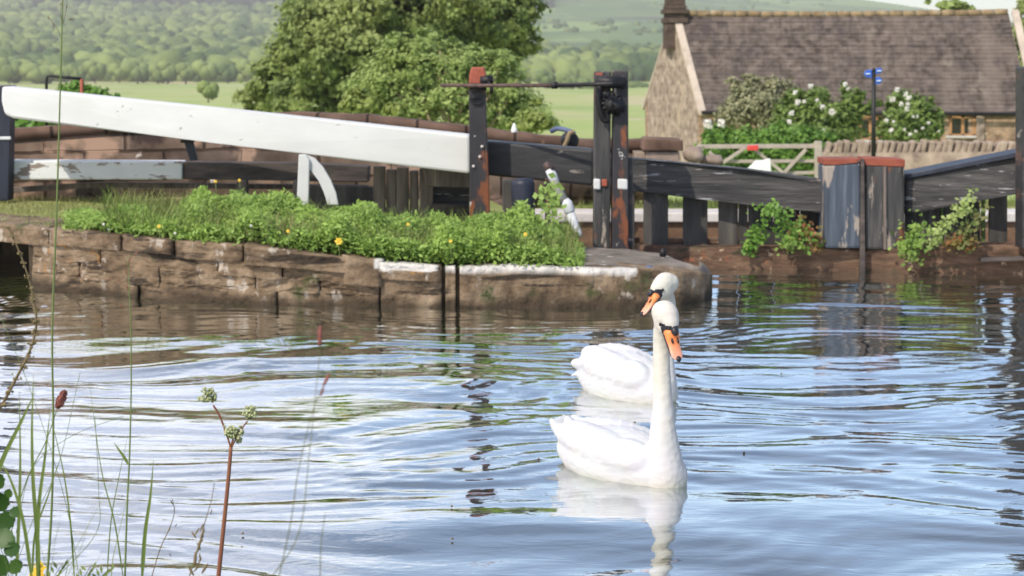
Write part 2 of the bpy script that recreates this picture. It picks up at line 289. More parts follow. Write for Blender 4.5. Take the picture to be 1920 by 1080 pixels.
m_lever2 = M('grey_lever_paint', [(.3, (.16, .17, .15)), (.7, (.26, .27, .24))], ns=9, rough=.6, bump=.4, spots=[(9, .62, .03, (.2, .18, .06), (1, 1, 1))])
m_blue = M('faded_blue_cover', [(.3, (.06, .08, .16)), (.7, (.12, .15, .25))], ns=6, rough=.6)
m_field = M('valley_pasture', [(.3, (.21, .29, .07)), (.5, (.29, .35, .11)), (.7, (.38, .36, .17))], (1, 1, 1), .02, 6, rough=.95, bump=0, spots=[(.012, .53, .10, (.40, .36, .20), (1, .6, 1))])
m_hill = M('hillside_ground', [(.3, (.06, .11, .035)), (.5, (.09, .16, .045)), (.7, (.15, .19, .06))], (1, 1, 1), .008, 9, rough=.95, bump=0, spots=[(.004, .55, .02, (.19, .27, .08), (1.4, 1, 1)), (.003, .60, .02, (.05, .065, .045), (1, 2, 1))])
m_lawn = M('lockside_turf', [(.3, (.14, .17, .045)), (.5, (.21, .23, .07)), (.7, (.30, .27, .12))], ns=3, detail=8, rough=.95, bump=.5)
m_earth = M('bank_soil', [(.3, (.04, .03, .02)), (.7, (.08, .06, .04))], ns=6, rough=.95, bump=.5)
m_bark = M('bark', [(.3, (.06, .045, .03)), (.7, (.16, .12, .08))], (1, 1, .3), 6, rough=.9, bump=.5)
m_paletwig = M('pale_branch', [(.3, (.22, .16, .10)), (.7, (.34, .26, .17))], (1, 1, .3), 6, rough=.9, bump=.2)
m_tree = LEAF('broad_tree_leaves', (.08, .13, .03), (.29, .36, .10), .55, .35, c=(.31, .36, .12), ns=.35)
m_shrub = LEAF('willow_leaves', (.27, .36, .10), (.44, .52, .20), .55, .4, c=(.32, .40, .12), ns=.7)
m_pshrub = LEAF('pale_yellow_leaves', (.19, .24, .05), (.30, .36, .10), .55, .35)
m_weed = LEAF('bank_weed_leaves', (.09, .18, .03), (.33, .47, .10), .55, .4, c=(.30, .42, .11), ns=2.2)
m_dryweed = LEAF('straw_grass', (.20, .18, .07), (.13, .19, .05), .7, .3)
m_grassb = LEAF('bright_grass', (.09, .17, .03), (.22, .28, .07), .6, .3, c=(.26, .24, .10), ns=1.1)
m_farleaf = LEAF('far_wood_leaves', (.038, .075, .022), (.21, .26, .075), .8, .0)
m_conifer = LEAF('conifer_needles', (.018, .032, .022), (.03, .045, .028), .8, 0)
m_lawnb = LEAF('short_lawn_grass', (.20, .25, .07), (.38, .40, .15), .6, .35, c=(.36, .32, .15), ns=1.3)
m_darkleaf = LEAF('dark_bank_leaves', (.025, .07, .015), (.09, .17, .03), .45, .3)
m_grey = LEAF('grey_green_leaves', (.20, .21, .11), (.42, .40, .24), .6, .25)
m_hedge = LEAF('bright_hedge_leaves', (.08, .18, .025), (.20, .34, .06), .5, .3)
m_rose = LEAF('rose_leaves', (.08, .14, .03), (.24, .32, .08), .5, .25)
m_petal = LEAF('white_rose_petals', (.72, .68, .62), (.85, .83, .78), .6, .3)
m_redleaf = LEAF('reddening_bramble_leaves', (.30, .11, .05), (.14, .16, .04), .5, .3)
m_yellow = LEAF('yellow_petals', (.75, .45, .03), (.8, .6, .08), .5, .2)
m_stem = LEAF('green_stem', (.13, .20, .06), (.24, .28, .10), .5, .2)
m_redstem = M('red_brown_stem', [(.3, (.17, .06, .04)), (.7, (.26, .11, .06))], (1, 1, .2), 20, rough=.5, bump=0)
m_drystem = M('brown_seed_stem', [(.3, (.10, .07, .035)), (.7, (.2, .15, .08))], ns=30, rough=.7, bump=0)
m_seed = M('green_brown_seeds', [(.3, (.14, .11, .05)), (.7, (.26, .2, .1))], ns=40, rough=.7, bump=0)
m_bud = M('cream_green_buds', [(.3, (.20, .25, .09)), (.7, (.50, .50, .30))], ns=60, rough=.6, bump=0)
m_burnet = M('purple_brown_head', [(.3, (.12, .035, .03)), (.7, (.28, .10, .08))], ns=80, rough=.7, bump=0)
# ================================================================== SETTING
# ---- terrain: one sheet fanning out from the far side of the lock to the hill
uu = np.concatenate([np.linspace(-1.2, -.34, 14)[:-1], np.linspace(-.34, .34, 171), np.linspace(.34, 1.2, 14)[1:]])
dd = np.concatenate([np.linspace(18.5, 60, 12)[:-1], np.geomspace(60, 900, 46)[:-1], np.geomspace(900, 4200, 90)])
def ridge_row(u): return np.interp(u*F+960, [-3000, 0, 1250, 1480, 1600, 1745, 1900, 2300, 4000], [-30, -52, -34, -10, 1, 21, 42, 78, 85])
def nz(x, y, s, seed=0): return noise.noise(Vector((x*s, y*s, seed)))
def ground_z(u, D):
    z = np.interp(D, [18, 30, 50, 100, 200, 400, 900], [.05, -.62, -2.6, -3.1, -5.2, -8.2, -12.6])
    if D > 900:
        top = H+(HZ-ridge_row(u))/F*3300
        t = np.clip((D-900)/2400, 0, 1)
        row = 155+(ridge_row(u)-155)*t**.8
        z = H+(HZ-row)/F*D
        if D > 3300: z = top-(D-3300)*.10
        z += nz(u*D, D, .004, 3)*9*min(1, (D-900)/500)*(1-t*.55)
    elif D > 90: z += nz(u*D, D, .016, 1)*min(1.6, (D-90)*.006)
    return z
V = np.array([[u*D, D, ground_z(u, D)] for D in dd for u in uu]); nu = len(uu)
Fq = np.array([[i*nu+j, i*nu+j+1, (i+1)*nu+j+1, (i+1)*nu+j] for i in range(len(dd)-1) for j in range(nu-1)])
rowsD = np.repeat(dd[:-1], nu-1)
o = npmesh('valley_and_hills', V, Fq, None, smooth=True, mats=[m_field, m_hill], midx=(rowsD > 930).astype(int)); setp(o, kind='structure')
# ---- far wood as one mass
def blobs(name, pts, mat, sub=2, kind='stuff', squash=1.0, rough=.5):
    """pts: (x,y,z,r,tint)"""
    BV, BF = ICO[sub]; tm = []
    for k in range(6):
        d = np.array([1+rough*noise.noise(Vector(v)*1.7+Vector((k*9, 0, 0)))*1.6+rough*noise.noise(Vector(v)*4+Vector((k*9, 3, 0))) for v in BV]); tm.append(BV*d[:, None])
    Vs = []; Fs = []; T = []
    for i, (x, y, z, r, t) in enumerate(pts):
        a = random.random()*6.28; ca, sa = math.cos(a), math.sin(a); v = tm[i % 6]
        v = np.stack([v[:, 0]*ca-v[:, 1]*sa, v[:, 0]*sa+v[:, 1]*ca, v[:, 2]*squash], 1)*r+np.array([x, y, z])
        Vs.append(v); Fs.append(BF+i*len(BV)); T.append(np.full(len(BV), t)+rng.normal(size=len(BV))*.12)
    o = npmesh(name, np.concatenate(Vs), np.concatenate(Fs), mat, smooth=True, tint=np.clip(np.concatenate(T), 0, 1)); return setp(o, kind=kind)
pts = []
for _ in range(13500):
    u = random.uniform(-.31, .31); D = 915+(random.random()**1.25)*1500; px = u*F+960
    lim = 1350 if px > 980 else 2450
    x, n1 = u*D, nz(u*D, D, .0045, 7)
    if D > lim*(1+.12*nz(u, D, .01, 2)) or n1 > .28+.25*(px > 980 and D > 1000) * 0 or (D > 1000 and n1 > .18 and px > 980): continue
    r = random.uniform(3.2, 7.2)*(1+.1*(D > 1500)); r *= random.choice((.7, 1, 1.15)); pts.append((x, D, ground_z(u, D)+r*.6, r, np.clip(.5+nz(x, D, .02, 5)*.9+random.uniform(-.35, .35), 0, 1)))
blobs('far_wood', pts, m_farleaf, 2)
pts = []
for _ in range(2600):
    u = random.uniform(-.31, .02); D = random.uniform(2350, 3320)
    if D < 2380+abs(nz(u*3000, 0, .004, 1))*500: continue
    pts.append((u*D, D, ground_z(u, D)+8, random.uniform(9, 15), random.random()))
blobs('conifer_plantation', pts, m_conifer, 1, squash=1.3)
setp(bpy.data.objects['far_wood'], 'pale hazy broadleaved wood covering the lower slope of the hill', 'wood')
setp(bpy.data.objects['conifer_plantation'], 'dark blue green band of conifers along the top of the hill at left', 'wood')
# scrub on the open hill
pts = []
for _ in range(900):
    u = random.uniform(.0, .31); D = random.uniform(1300, 3000)
    if nz(u*D, D, .006, 11) < .05: continue
    pts.append((u*D, D, ground_z(u, D)+1, random.uniform(2.5, 5), random.random()*.6))
o = blobs('hillside_scrub', pts, m_farleaf, 1); setp(o, 'thin scatter of scrub over the open green hillside', 'scrub')

def far_tree(px, base, wpx, hpx, D, label, tint=.5, group='trees along the foot of the hill', kind='field_tree'):
    u = (px-960)/F; x = u*D; zb = H-(base-HZ)/F*D; h = hpx/F*D; wd = wpx/F*D/2
    r = thing(kind, label, 'tree', (x, D, zb), group)
    Vs = Acc(); BV, BF = ICO[3 if h > 13 or D < 700 else 2]
    for k in range(9):
        a = k*2.4; rr = wd*(.62 if k else .8); cx, cy = math.cos(a)*wd*.5*(k > 0), math.sin(a)*wd*.5*(k > 0); cz = h*(.62 if k == 0 else .35+.42*((k*37) % 10)/10)
        v = np.array([BV[i]*(1+.3*noise.noise(Vector(BV[i])*2.2+Vector((k*5, px, 0)))+.2*noise.noise(Vector(BV[i])*5+Vector((k*5, px, 0)))) for i in range(len(BV))])
        Vs.add(v*np.array([rr*.8, rr*.8, min(h*.34, rr*.9)])+np.array([x+cx, D+cy, zb+cz]), BF, t=np.clip(tint+rng.normal(size=len(BV))*.15, 0, 1))
    Vs.obj('crown', m_farleaf, r)
    tk = Acc(); tk.tube([(x, D, zb-.5), (x+.2, D, zb+h*.3), (x, D, zb+h*.6)], [h*.045, h*.035, h*.02], 7); tk.obj('trunk', m_bark, r)
spec = [(22, 158, 60, 48, .6, 'dark hedgerow tree'), (75, 160, 74, 40, .85, 'wide pale rounded tree'), (118, 156, 48, 34, .8, 'pale low tree'), (148, 154, 40, 32, .6, 'small green tree'),
        (183, 153, 44, 40, .7, 'reddish tinted tree'), (228, 152, 40, 32, .9, 'pale bright round tree'), (262, 157, 52, 42, .6, 'broad mid green tree'), (300, 160, 40, 40, .75, 'tall narrow green tree'),
        (318, 162, 40, 52, .85, 'tall pale tree'), (352, 156, 40, 40, .7, 'soft green tree'), (388, 154, 52, 40, .9, 'bright wide tree'), (430, 154, 44, 36, .3, 'dark green tree'), (470, 156, 48, 46, .8, 'pale round tree')]  # lower tint gives a darker leaf colour
pl = ['above the left end of the white beam', 'behind the black rail frame', 'just left of the tall grass stalk', 'right of the tall grass stalk', 'behind the right leg of the rail frame', 'above the bright bush', 'at the left of the green field',
      'at the middle dip of the field edge', 'right beside the dip of the field edge', 'right of the dip', 'behind the lone field bush', 'right of the lone field bush', 'beside the big tree crown']
for (px, b, w_, h_, t, nm), q in zip(spec, pl): far_tree(px, b, w_, h_, 880, nm+' '+q, t)
far_tree(393, 186, 42, 34, 330, 'small pale bush standing alone in the sunny field behind the white beam', .8, None, 'field_bush')
for i, (px, b, w_, h_) in enumerate([(1022, 172, 40, 44), (1062, 174, 46, 36), (1100, 176, 50, 30), (1195, 178, 46, 26)]):
    far_tree(px, b, w_, h_, 700, ['tall hazy tree right beside the big tree crown', 'hazy tree below the paddle rod, left of centre', 'low hazy tree just left of the double black post', 'low hazy tree between the double black post and the house'][i], [.4, .55, .4, .3][i], 'trees across the far meadow')

# ---- the quay front (x,y from waterline rows, z of its top edge)
QX = [-260, -60, 60, 110, 300, 500, 720, 850, 1000, 1120, 1200, 1275, 1318, 1338]
QW = [512, 524, 537, 545, 563, 573, 576, 577, 577, 577, 575, 571, 563, 548]
QT = [400, 412, 425, 430, 448, 463, 492, 501, 501, 504, 509, 511, 514, 518]
def qpt(px, v=0., out=0.):
    """v 0 = waterline, 1 = top edge"""
    p = PZ(px, itp(px, QX, QW), 0); top = PY(px, itp(px, QX, QT), p.y)
    return Vector((p.x, p.y-out, top.z*v))
def deck_z(px): return qpt(px, 1).z
PAINT = lambda px, v: 1.0 if (705 < px < 1195 and not 822 < px < 832 and v > .86+.10*noise.noise(Vector((px*.02, 3, 0)))) else 0
def stone(px0, px1, v0, v1, proud, depth, seed, name='quay_stone', parent=None, jag=.02, topthick=None):
    """one block following the quay line: front face + rounded arris + top, displaced"""
    n = max(4, int(abs(px1-px0)/5)); sec = [];  gap = .1 if px1 < 715 else 1.0
    prof = [(0, v0, 1)]+[(0, v0+(v1-v0)*t, 1) for t in np.linspace(.02, .9, 12)]+[(.3, v1-.03*(v1-v0), 1), (1, v1, 0)]+[(2, v1, d) for d in (.15, .35, .6, 1.)]
    V = []; T = []
    for i in range(n+1):
        px = px0+gap+(px1-px0-2*gap)*i/n
        e = min(1, min(i, n-i)/2.5+.15)
        for (k, v, q) in prof:
            p = qpt(px, v)
            y = 0
            if k == 0: y = -proud*e*(.6 if v == v0 else 1)+.01*(1-e)
            elif k == .3: y = -proud*.8*e
            elif k == 1: y = -proud*.35*e
            else: y = depth*q
            if k == 2 or k == 1: p.z = qpt(px, v1).z+.004
            nv = Vector((p.x*3.2+seed, p.z*7, y*3)); f = noise.noise(nv)*jag*1.3+noise.noise(nv*3.3)*jag*.8+noise.noise(nv*9)*jag*.5+noise.noise(nv*21)*jag*.3
            if k <= 1: p.y += y+f; p.z += f*.25*(k >= .3)
            else: p.y += y; p.z += f*.35
            p.x += (.004 if i == 0 else -.004 if i == n else 0)
            V.append(p); T.append(PAINT(px, v) if k < 2 or q < .3 else 0)
    m = len(prof); Fq = [(i*m+j, (i+1)*m+j, (i+1)*m+j+1, i*m+j+1) for i in range(n) for j in range(m-1)]
    nb = len(V)
    # ends
    V += [V[m-1]+Vector((0, 0, -.3)), V[n*m+m-1]+Vector((0, 0, -.3))]
    ends = [tuple(range(m))+(nb,), tuple(reversed(range(n*m, n*m+m)))+(nb+1,)]; T += [0, 0]
    return npmesh(name, np.array([tuple(v) for v in V]), [np.array(Fq), np.array([ends[0]]), np.array([ends[1]])], m_stone, parent, True, tint=T)
t_ = m_stone.node_tree; N = t_.nodes.new; L = t_.links.new; pb_ = [n for n in t_.nodes if n.type == 'BSDF_PRINCIPLED'][0]; src = pb_.inputs['Base Color'].links[0].from_socket
tc = N('ShaderNodeTexCoord'); sz_ = N('ShaderNodeSeparateXYZ'); L(tc.outputs['Object'], sz_.inputs[0]); nw = N('ShaderNodeTexNoise'); nw.inputs['Scale'].default_value = 5; nw.inputs['Detail'].default_value = 6; L(tc.outputs['Object'], nw.inputs['Vector'])
ad = N('ShaderNodeMath'); ad.operation = 'MULTIPLY_ADD'; ad.inputs[1].default_value = .16; L(nw.outputs[0], ad.inputs[0]); L(sz_.outputs['Z'], ad.inputs[2])
mr = N('ShaderNodeMapRange'); mr.inputs['From Min'].default_value = .10; mr.inputs['From Max'].default_value = .16; mr.inputs['To Min'].default_value = 1; mr.inputs['To Max'].default_value = 0; L(ad.outputs[0], mr.inputs['Value'])
mi = N('ShaderNodeMix'); mi.data_type = 'RGBA'; L(mr.outputs[0], mi.inputs[0]); L(src, mi.inputs[6]); mi.inputs[7].default_value = (.06, .042, .026, 1); L(mi.outputs[2], pb_.inputs['Base Color'])   # wet algae line left by the water
quay = thing('quay_wall', 'long brown sandstone quay wall along the water under the weeds', 'quay wall', tuple(qpt(700, 0)))
for i, (a, b, v0, v1, pr, dp) in enumerate([
    (-260, -40, .70, 1, .02, .6), (-40, 95, .70, 1, .02, .6), (95, 230, .74, 1, .03, .5), (230, 330, .76, 1, .035, .5), (330, 458, .70, 1, .015, .5), (458, 700, .68, 1, .035, .5), (640, 722, .45, 1.04, .05, .35),
    (62, 190, .50, .74, 0, .3), (62, 150, .26, .50, .005, .3), (150, 300, .22, .52, .012, .3), (190, 410, .52, .74, -.005, .3), (300, 480, .26, .52, .004, .3), (410, 530, .47, .70, .0, .3), (530, 712, .50, .68, -.008, .3), (480, 600, .24, .50, .01, .3), (600, 712, .26, .50, .0, .3),
    (60, 260, -.6, .26, .01, .3), (260, 520, -.6, .26, .02, .3), (520, 712, -.6, .26, .012, .3),
    (706, 830, .62, 1, .03, .35), (712, 830, -.8, .63, .012, .35), (833, 856, -.8, 1, -.03, .35), (860, 1338, -.9, 1, .01, .4)]):
    stone(a, b, v0, v1, pr, dp, i*3.7, parent=quay, jag=.03 if v0 < .3 else .018)
# dark backing behind joints + culvert mouth
V = []; pxs = list(range(62, 1330, 12))
for px in pxs:
    for v in (-1., .93):
        p = qpt(px, v); p.y += .05; V.append(tuple(p))
npmesh('backing', np.array(V), np.array([(2*i, 2*i+2, 2*i+3, 2*i+1) for i in range(len(pxs)-1)]), m_earth, quay)
bm = bmesh.new(); a, b = qpt(-200, -1.2), qpt(58, -1.2); a.y += 1.3; b.y += 1.3
hull8(bm, [a, b, b+Vector((0, 0, .85)), a+Vector((0, 0, .85))], [a+Vector((0, .1, 0)), b+Vector((0, .1, 0)), b+Vector((0, .1, .85)), a+Vector((0, .1, .85))])
a2 = qpt(60, -1.2); hull8(bm, [a2+Vector((-.02, .02, 0)), a2+Vector((.1, .02, 0)), a2+Vector((.1, .02, .85)), a2+Vector((-.02, .02, .85))], [b, b+Vector((.12, 0, 0)), b+Vector((.12, 0, .85)), b+Vector((0, 0, .85))])
bmobj('culvert_side', bm, m_earth, quay)
# ---- lockside ground behind the quay
V = []; T = []; cols = list(range(-260, 1041, 20)); rows_ = 26
for px in cols:
    a = qpt(px, 1); a.y += .12
    zb = itp(px, [-260, 0, 500, 800, 1040], [.44, .40, .35, .32, .28]); yb = itp(px, [0, 880, 1040], [17.5, 17.5, 12.95])
    e = Vector(((px-960)/F*yb*1.0, yb, zb))
    for j in range(rows_):
        t = j/(rows_-1); p = a.lerp(e, t); p.z = a.z-.015+(zb-a.z)*min(1, t*2.2)**.8+noise.noise(Vector((p.x*2, p.y*2, 0)))*.03*(0 < j); V.append(tuple(p))
o = npmesh('lockside_lawn', np.array(V), np.array([(i*rows_+j, (i+1)*rows_+j, (i+1)*rows_+j+1, i*rows_+j+1) for i in range(len(cols)-1) for j in range(rows_-1)]), m_lawn, smooth=True); setp(o, kind='structure')
# extension of the lawn far left (outside the picture)
o = npmesh('ground_left', np.array([(-30, 13.2, .4), (tuple(qpt(-258, 1))[0], 13.2, .4), (-6.1, 18.6, .4), (-30, 18.6, .4)]), np.array([(0, 1, 2, 3)]), m_lawn); setp(o, kind='structure')
# stone paving on the point (right part)
V = []; cols = list(range(1000, 1337, 8)); rows_ = 14
BK = lambda px: PZ(px, itp(px, [1000, 1060, 1180, 1240, 1290, 1338], [452, 458, 466, 474, 492, 520]), .2)
for px in cols:
    a = qpt(px, 1); a.y += .2 if px < 1300 else .05; b = BK(px); b.y = max(b.y, a.y+.05)
    for j in range(rows_):
        t = j/(rows_-1); p = a.lerp(b, t); p.z += noise.noise(Vector((p.x*4, p.y*4, 1)))*.015+.02*math.sin(t*math.pi)-(.05 if j == rows_-1 else 0); V.append(tuple(p))
    p = V[-1]; V.append((p[0], p[1]+.01, -.6))
rr = rows_+1
o = npmesh('paving', np.array(V), np.array([(i*rr+j, (i+1)*rr+j, (i+1)*rr+j+1, i*rr+j+1) for i in range(len(cols)-1) for j in range(rr-1)]), m_deckstone, smooth=True); setp(o, kind='structure')
# ---- far side of the chamber: lock wall, its coping, the turf behind
lw = thing('lock_chamber_wall', 'brown stone lock wall with pale coping seen through the gaps of the gate', 'lock wall', (2, 15.8, -1))
bm = bmesh.new(); hull8(bm, [Vector((.1, 15.8, -2)), Vector((9, 15.8, -2)), Vector((9, 15.8, .14)), Vector((.1, 15.8, .14))], [Vector((.1, 16.3, -2)), Vector((9, 16.3, -2)), Vector((9, 16.3, .14)), Vector((.1, 16.3, .14))])
bmobj('wall_face', bm, m_brownwall, lw)
bm = bmesh.new(); x = .1
while x < 9:
    w_ = random.uniform(.6, 1.1); hull8(bm, [Vector((x+.01, 15.75, .142)), Vector((x+w_, 15.75, .142)), Vector((x+w_, 15.75, .22)), Vector((x+.01, 15.75, .22))], [Vector((x+.01, 16.2, .142)), Vector((x+w_, 16.2, .142)), Vector((x+w_, 16.2, .22)), Vector((x+.01, 16.2, .22))], .01); x += w_
bmobj('coping', bm, m_copewhite, lw)
gx = np.linspace(.1, 30, 60); gy = np.linspace(16.2, 19, 12)
V = np.array([(x, y, .2+(y-16.2)*(.12*np.clip(1.4-x, 0, 1)-.05)+noise.noise(Vector((x, y, 0)))*.04*(16.2 < y < 19)) for y in gy for x in gx])
o = npmesh('lockside_turf', V, np.array([(i*60+j, i*60+j+1, (i+1)*60+j+1, (i+1)*60+j) for i in range(11) for j in range(59)]), m_lawn, smooth=True); setp(o, kind='structure')
o = npmesh('chamber_water', np.array([(-.2, 12.9, -1.4), (9, 12.9, -1.4), (9, 16, -1.4), (-.2, 16, -1.4)]), np.array([(0, 1, 2, 3)]), m_earth); setp(o, kind='structure')
# ---- near bank, out of the frame below
gx = np.linspace(-14, 14, 80); gy = np.linspace(-8, 4.35, 50)
def bank_z(x, y):
    s = np.clip((y-3.3)/1.05, 0, 1); e = 4.0-.35*math.tanh(x*1.2); s = np.clip((y-(e-.8))/.75, 0, 1)
    return (.34+.06*noise.noise(Vector((x*2, y*2, 4))))*(1-s*s*(3-2*s))-.35*s
V = np.array([(x, y, bank_z(x, y)) for y in gy for x in gx])
o = npmesh('near_bank', V, np.array([(i*80+j, i*80+j+1, (i+1)*80+j+1, (i+1)*80+j) for i in range(49) for j in range(79)]), m_lawn, smooth=True); setp(o, kind='structure')
# ---- water
SW1 = PZ(1195, 905, 0); SW2 = PZ(1165, 752, 0)     # the swans' places
xs = np.concatenate([np.linspace(-40, -4.6, 30)[:-1], np.linspace(-4.6, 4.8, 560), np.linspace(4.8, 40, 30)[1:]])
ys = np.concatenate([np.linspace(3.2, 4.6, 30)[:-1], np.linspace(4.6, 14.0, 860), np.linspace(14, 15.4, 6)[1:]])
X, Yg = np.meshgrid(xs, ys)
def waves(X, Y):
    Z = np.zeros_like(X); r = np.random.default_rng(12)
    wx = .35*np.sin(X*1.3+Y*.7)+.22*np.sin(X*2.9-Y*1.6+1)+.10*np.sin(X*6.1+Y*2.3); wy = .16*np.sin(X*1.9+Y*1.1+2)+.12*np.sin(X*1.1-Y*2.2)+.05*np.sin(X*4.7+Y*3.9+.5)
    for k in range(46):
        lam = .10*(1.15/.10)**r.random(); ang = r.normal()*(.17 if lam > .3 else .30)+(.12 if k % 2 else -.1); kk = 2*math.pi/lam
        sl = .0180 if lam > .30 else .0145; ph = r.random()*6.28
        env = .55+.45*np.sin(X*r.uniform(.5, 1.9)+Y*r.uniform(.3, 1.4)+r.random()*6.28)
        Z += sl/kk*env*np.sin(kk*((X+wx)*math.sin(ang)+(Y+wy)*math.cos(ang))+ph)
    for (c, a0, kk, ex, hd) in ((SW1, .0015, 2*math.pi/.15, .5, (.51, -.86)), (SW2, .0016, 2*math.pi/.14, .5, (.25, -.97))):
        dx, dy = X-c.x, Y-c.y; r_ = np.sqrt((dx*1.0)**2+(dy*1.0)**2)+1e-6
        back = -(dx*hd[0]+dy*hd[1]); side = np.abs(-dx*hd[1]+dy*hd[0])
        Z += a0*.6*np.exp(-((r_-.3)/ex)**2)*np.sin(kk*r_+1.5*np.sin(dx*5)+dy*4)*(.6+.4*np.clip(back/r_, -1, 1))
        arm = np.exp(-((side-.16-.36*np.clip(back+.3, 0, 9))/.10)**2)*np.clip((back+.4)*2, 0, 1)*np.exp(-np.clip(back, 0, 9)/1.9)
        Z += a0*1.4*arm*np.sin(kk*.8*(back*.55+side))
    c = PZ(30, 548, 0); r_ = np.sqrt((X-c.x)**2+(Y-c.y)**2)
    Z += .003*np.exp(-(r_/.8)**2)*(np.sin(X*60+Y*31)+np.sin(X*37-Y*52))
    return Z
Zw = waves(X, Yg); nx_ = len(xs)
fade = np.clip((4.6+.0-np.abs(X-.1))/.6+1, 0, 1); Zw *= fade
idx = np.arange(len(xs)*len(ys)).reshape(len(ys), nx_)
Fq = np.stack([idx[:-1, :-1], idx[:-1, 1:], idx[1:, 1:], idx[1:, :-1]], -1).reshape(-1, 4)
m, t, N, L, o_ = node_mat('canal_water'); p = N('ShaderNodeBsdfGlossy'); p.inputs['Roughness'].default_value = .035; p.inputs['Color'].default_value = (.95, .98, 1, 1)
df = N('ShaderNodeBsdfDiffuse'); df.inputs['Color'].default_value = (.035, .038, .018, 1); fr = N('ShaderNodeFresnel'); fr.inputs['IOR'].default_value = 1.5
fm = N('ShaderNodeMapRange'); fm.inputs['From Max'].default_value = .36; fm.inputs['To Min'].default_value = .16; fm.inputs['To Max'].default_value = .90; L(fr.outputs[0], fm.inputs['Value'])
ms = N('ShaderNodeMixShader'); L(fm.outputs[0], ms.inputs[0]); L(df.outputs[0], ms.inputs[1]); L(p.outputs[0], ms.inputs[2]); L(ms.outputs[0], o_.inputs[0])
tc = N('ShaderNodeTexCoord'); mp = N('ShaderNodeMapping'); mp.inputs['Scale'].default_value = (1, 2.2, 1); L(tc.outputs['Object'], mp.inputs[0])
n1 = N('ShaderNodeTexNoise'); n1.inputs['Scale'].default_value = 4.5; n1.inputs['Detail'].default_value = 4; n1.inputs['Roughness'].default_value = .5; n1.inputs['Distortion'].default_value = .4; L(mp.outputs[0], n1.inputs['Vector'])
b = N('ShaderNodeBump'); b.inputs['Strength'].default_value = 1; b.inputs['Distance'].default_value = .0030; L(n1.outputs[0], b.inputs['Height']); L(b.outputs[0], p.inputs['Normal']); L(b.outputs[0], fr.inputs['Normal'])
o = npmesh('canal_water', np.stack([X, Yg, Zw], -1).reshape(-1, 3), Fq, m, smooth=True); setp(o, kind='structure')
# ================================================================== LOCKSIDE WALL, BEAMS, GATES
# wall behind the beams
WP = [(-260, 232, 15.0, .3), (20, 242, 15.2, .3), (200, 229, 15.4, .3), (560, 211, 15.9, .3), (700, 217, 16.1, .3), (880, 238, 16.3, .3), (990, 252, 16.45, .33), (1110, 264, 16.6, .55), (1230, 262, 16.8, .55)]
wl = thing('lockside_wall', 'red brown sandstone wall running behind the white balance beam', 'wall', (-1, 15.6, .3))
for nm, mt, f0, f1, ex in (('wall_face', m_wall, 0, 1, 0), ('coping', m_wallcap, 1, 2, .018)):
    V = []; Fq = []; pxs = np.arange(-260, 1231, 15)
    for px in pxs:
        tp = itp(px, [w[0] for w in WP], [w[1] for w in WP]); y = itp(px, [w[0] for w in WP], [w[2] for w in WP]); zb = itp(px, [w[0] for w in WP], [w[3] for w in WP])
        t = PY(px, tp, y); j = .012*noise.noise(Vector((px*.03, 0, f0)))
        z0, z1 = (zb-.3, t.z-.095) if f0 == 0 else (t.z-.093, t.z+j)
        V += [(t.x, y-ex, z0), (t.x, y-ex, z1), (t.x, y+.35+ex, z1), (t.x, y+.35+ex, z0)]
    for i in range(len(pxs)-1):
        for k in range(4): a = i*4+k; b_ = i*4+(k+1) % 4; Fq.append((a, b_, b_+4, a+4))
    n = len(V); Fq += [(0, 1, 2, 3), (n-4, n-3, n-2, n-1)]
    o = npmesh(nm, np.array(V), np.array(Fq), mt, wl)
# pillar at the right end of it
pil = thing('stone_pillar', 'sunlit square brown stone gate pillar left of the wooden gate', 'pillar', (1.35, 16.4, .4))
bm = bmesh.new(); prism(bm, [(1212, 330), (1274, 330), (1274, 284), (1212, 284)], 16.3, .32, .012); prism(bm, [(1190, 305), (1211, 305), (1211, 285), (1190, 285)], 16.4, .3, .01); bmobj('shaft', bm, m_gardenwall, pil)
bm = bmesh.new(); prism(bm, [(1205, 283), (1282, 283), (1280, 262), (1208, 259)], 16.26, .4, .015); bmobj('cap', bm, m_wallcap, pil)
# low stone end at right of it
sb = thing('boulder', 'pale broken stone block at the foot of the wooden gate', 'stone', tuple(PY(1300, 300, 16.9)))
BV, BF = ICO[2]
V = np.array([BV[i]*(1+.35*noise.noise(Vector(BV[i])*1.5)) for i in range(len(BV))]); c = PY(1302, 290, 16.9)
o = npmesh('stone_block', V*np.array([.10, .1, .075])+np.array(c), BF, m_gardenwall, sb)
c = PY(1335, 300, 17.0); npmesh('stone_block', V*np.array([.13, .1, .05])+np.array(c), BF, m_gardenwall, sb)

# lower timber beam with white end
lb = thing('timber_beam', 'low weathered timber beam with a worn white painted left end', 'beam', (-2, 14.9, .45))
bm = bmesh.new(); prism(bm, [(15, 337), (341, 337), (341, 303), (15, 301)], [14.75]*4, .22, .012); bmobj('white_end', bm, m_oldwhite, lb, label='worn white painted beam end')
bm = bmesh.new(); prism(bm, [(343, 336), (470, 338), (690, 342), (692, 312), (560, 306), (343, 304)], 14.78, .2, .012); bmobj('dark_length', bm, m_darktimber, lb)
bm = bmesh.new(); prism(bm, [(20, 352), (180, 342), (690, 348), (690, 356), (180, 352), (20, 362)], 14.95, .1, .006); bmobj('lower_rail', bm, m_greytimber, lb)
for px in (440, 545):
    bm = bmesh.new(); prism(bm, [(px, 392), (px+24, 392), (px+22, 338), (px+4, 338)], 14.72, .12, .01); bmobj('foot', bm, m_greytimber, lb)
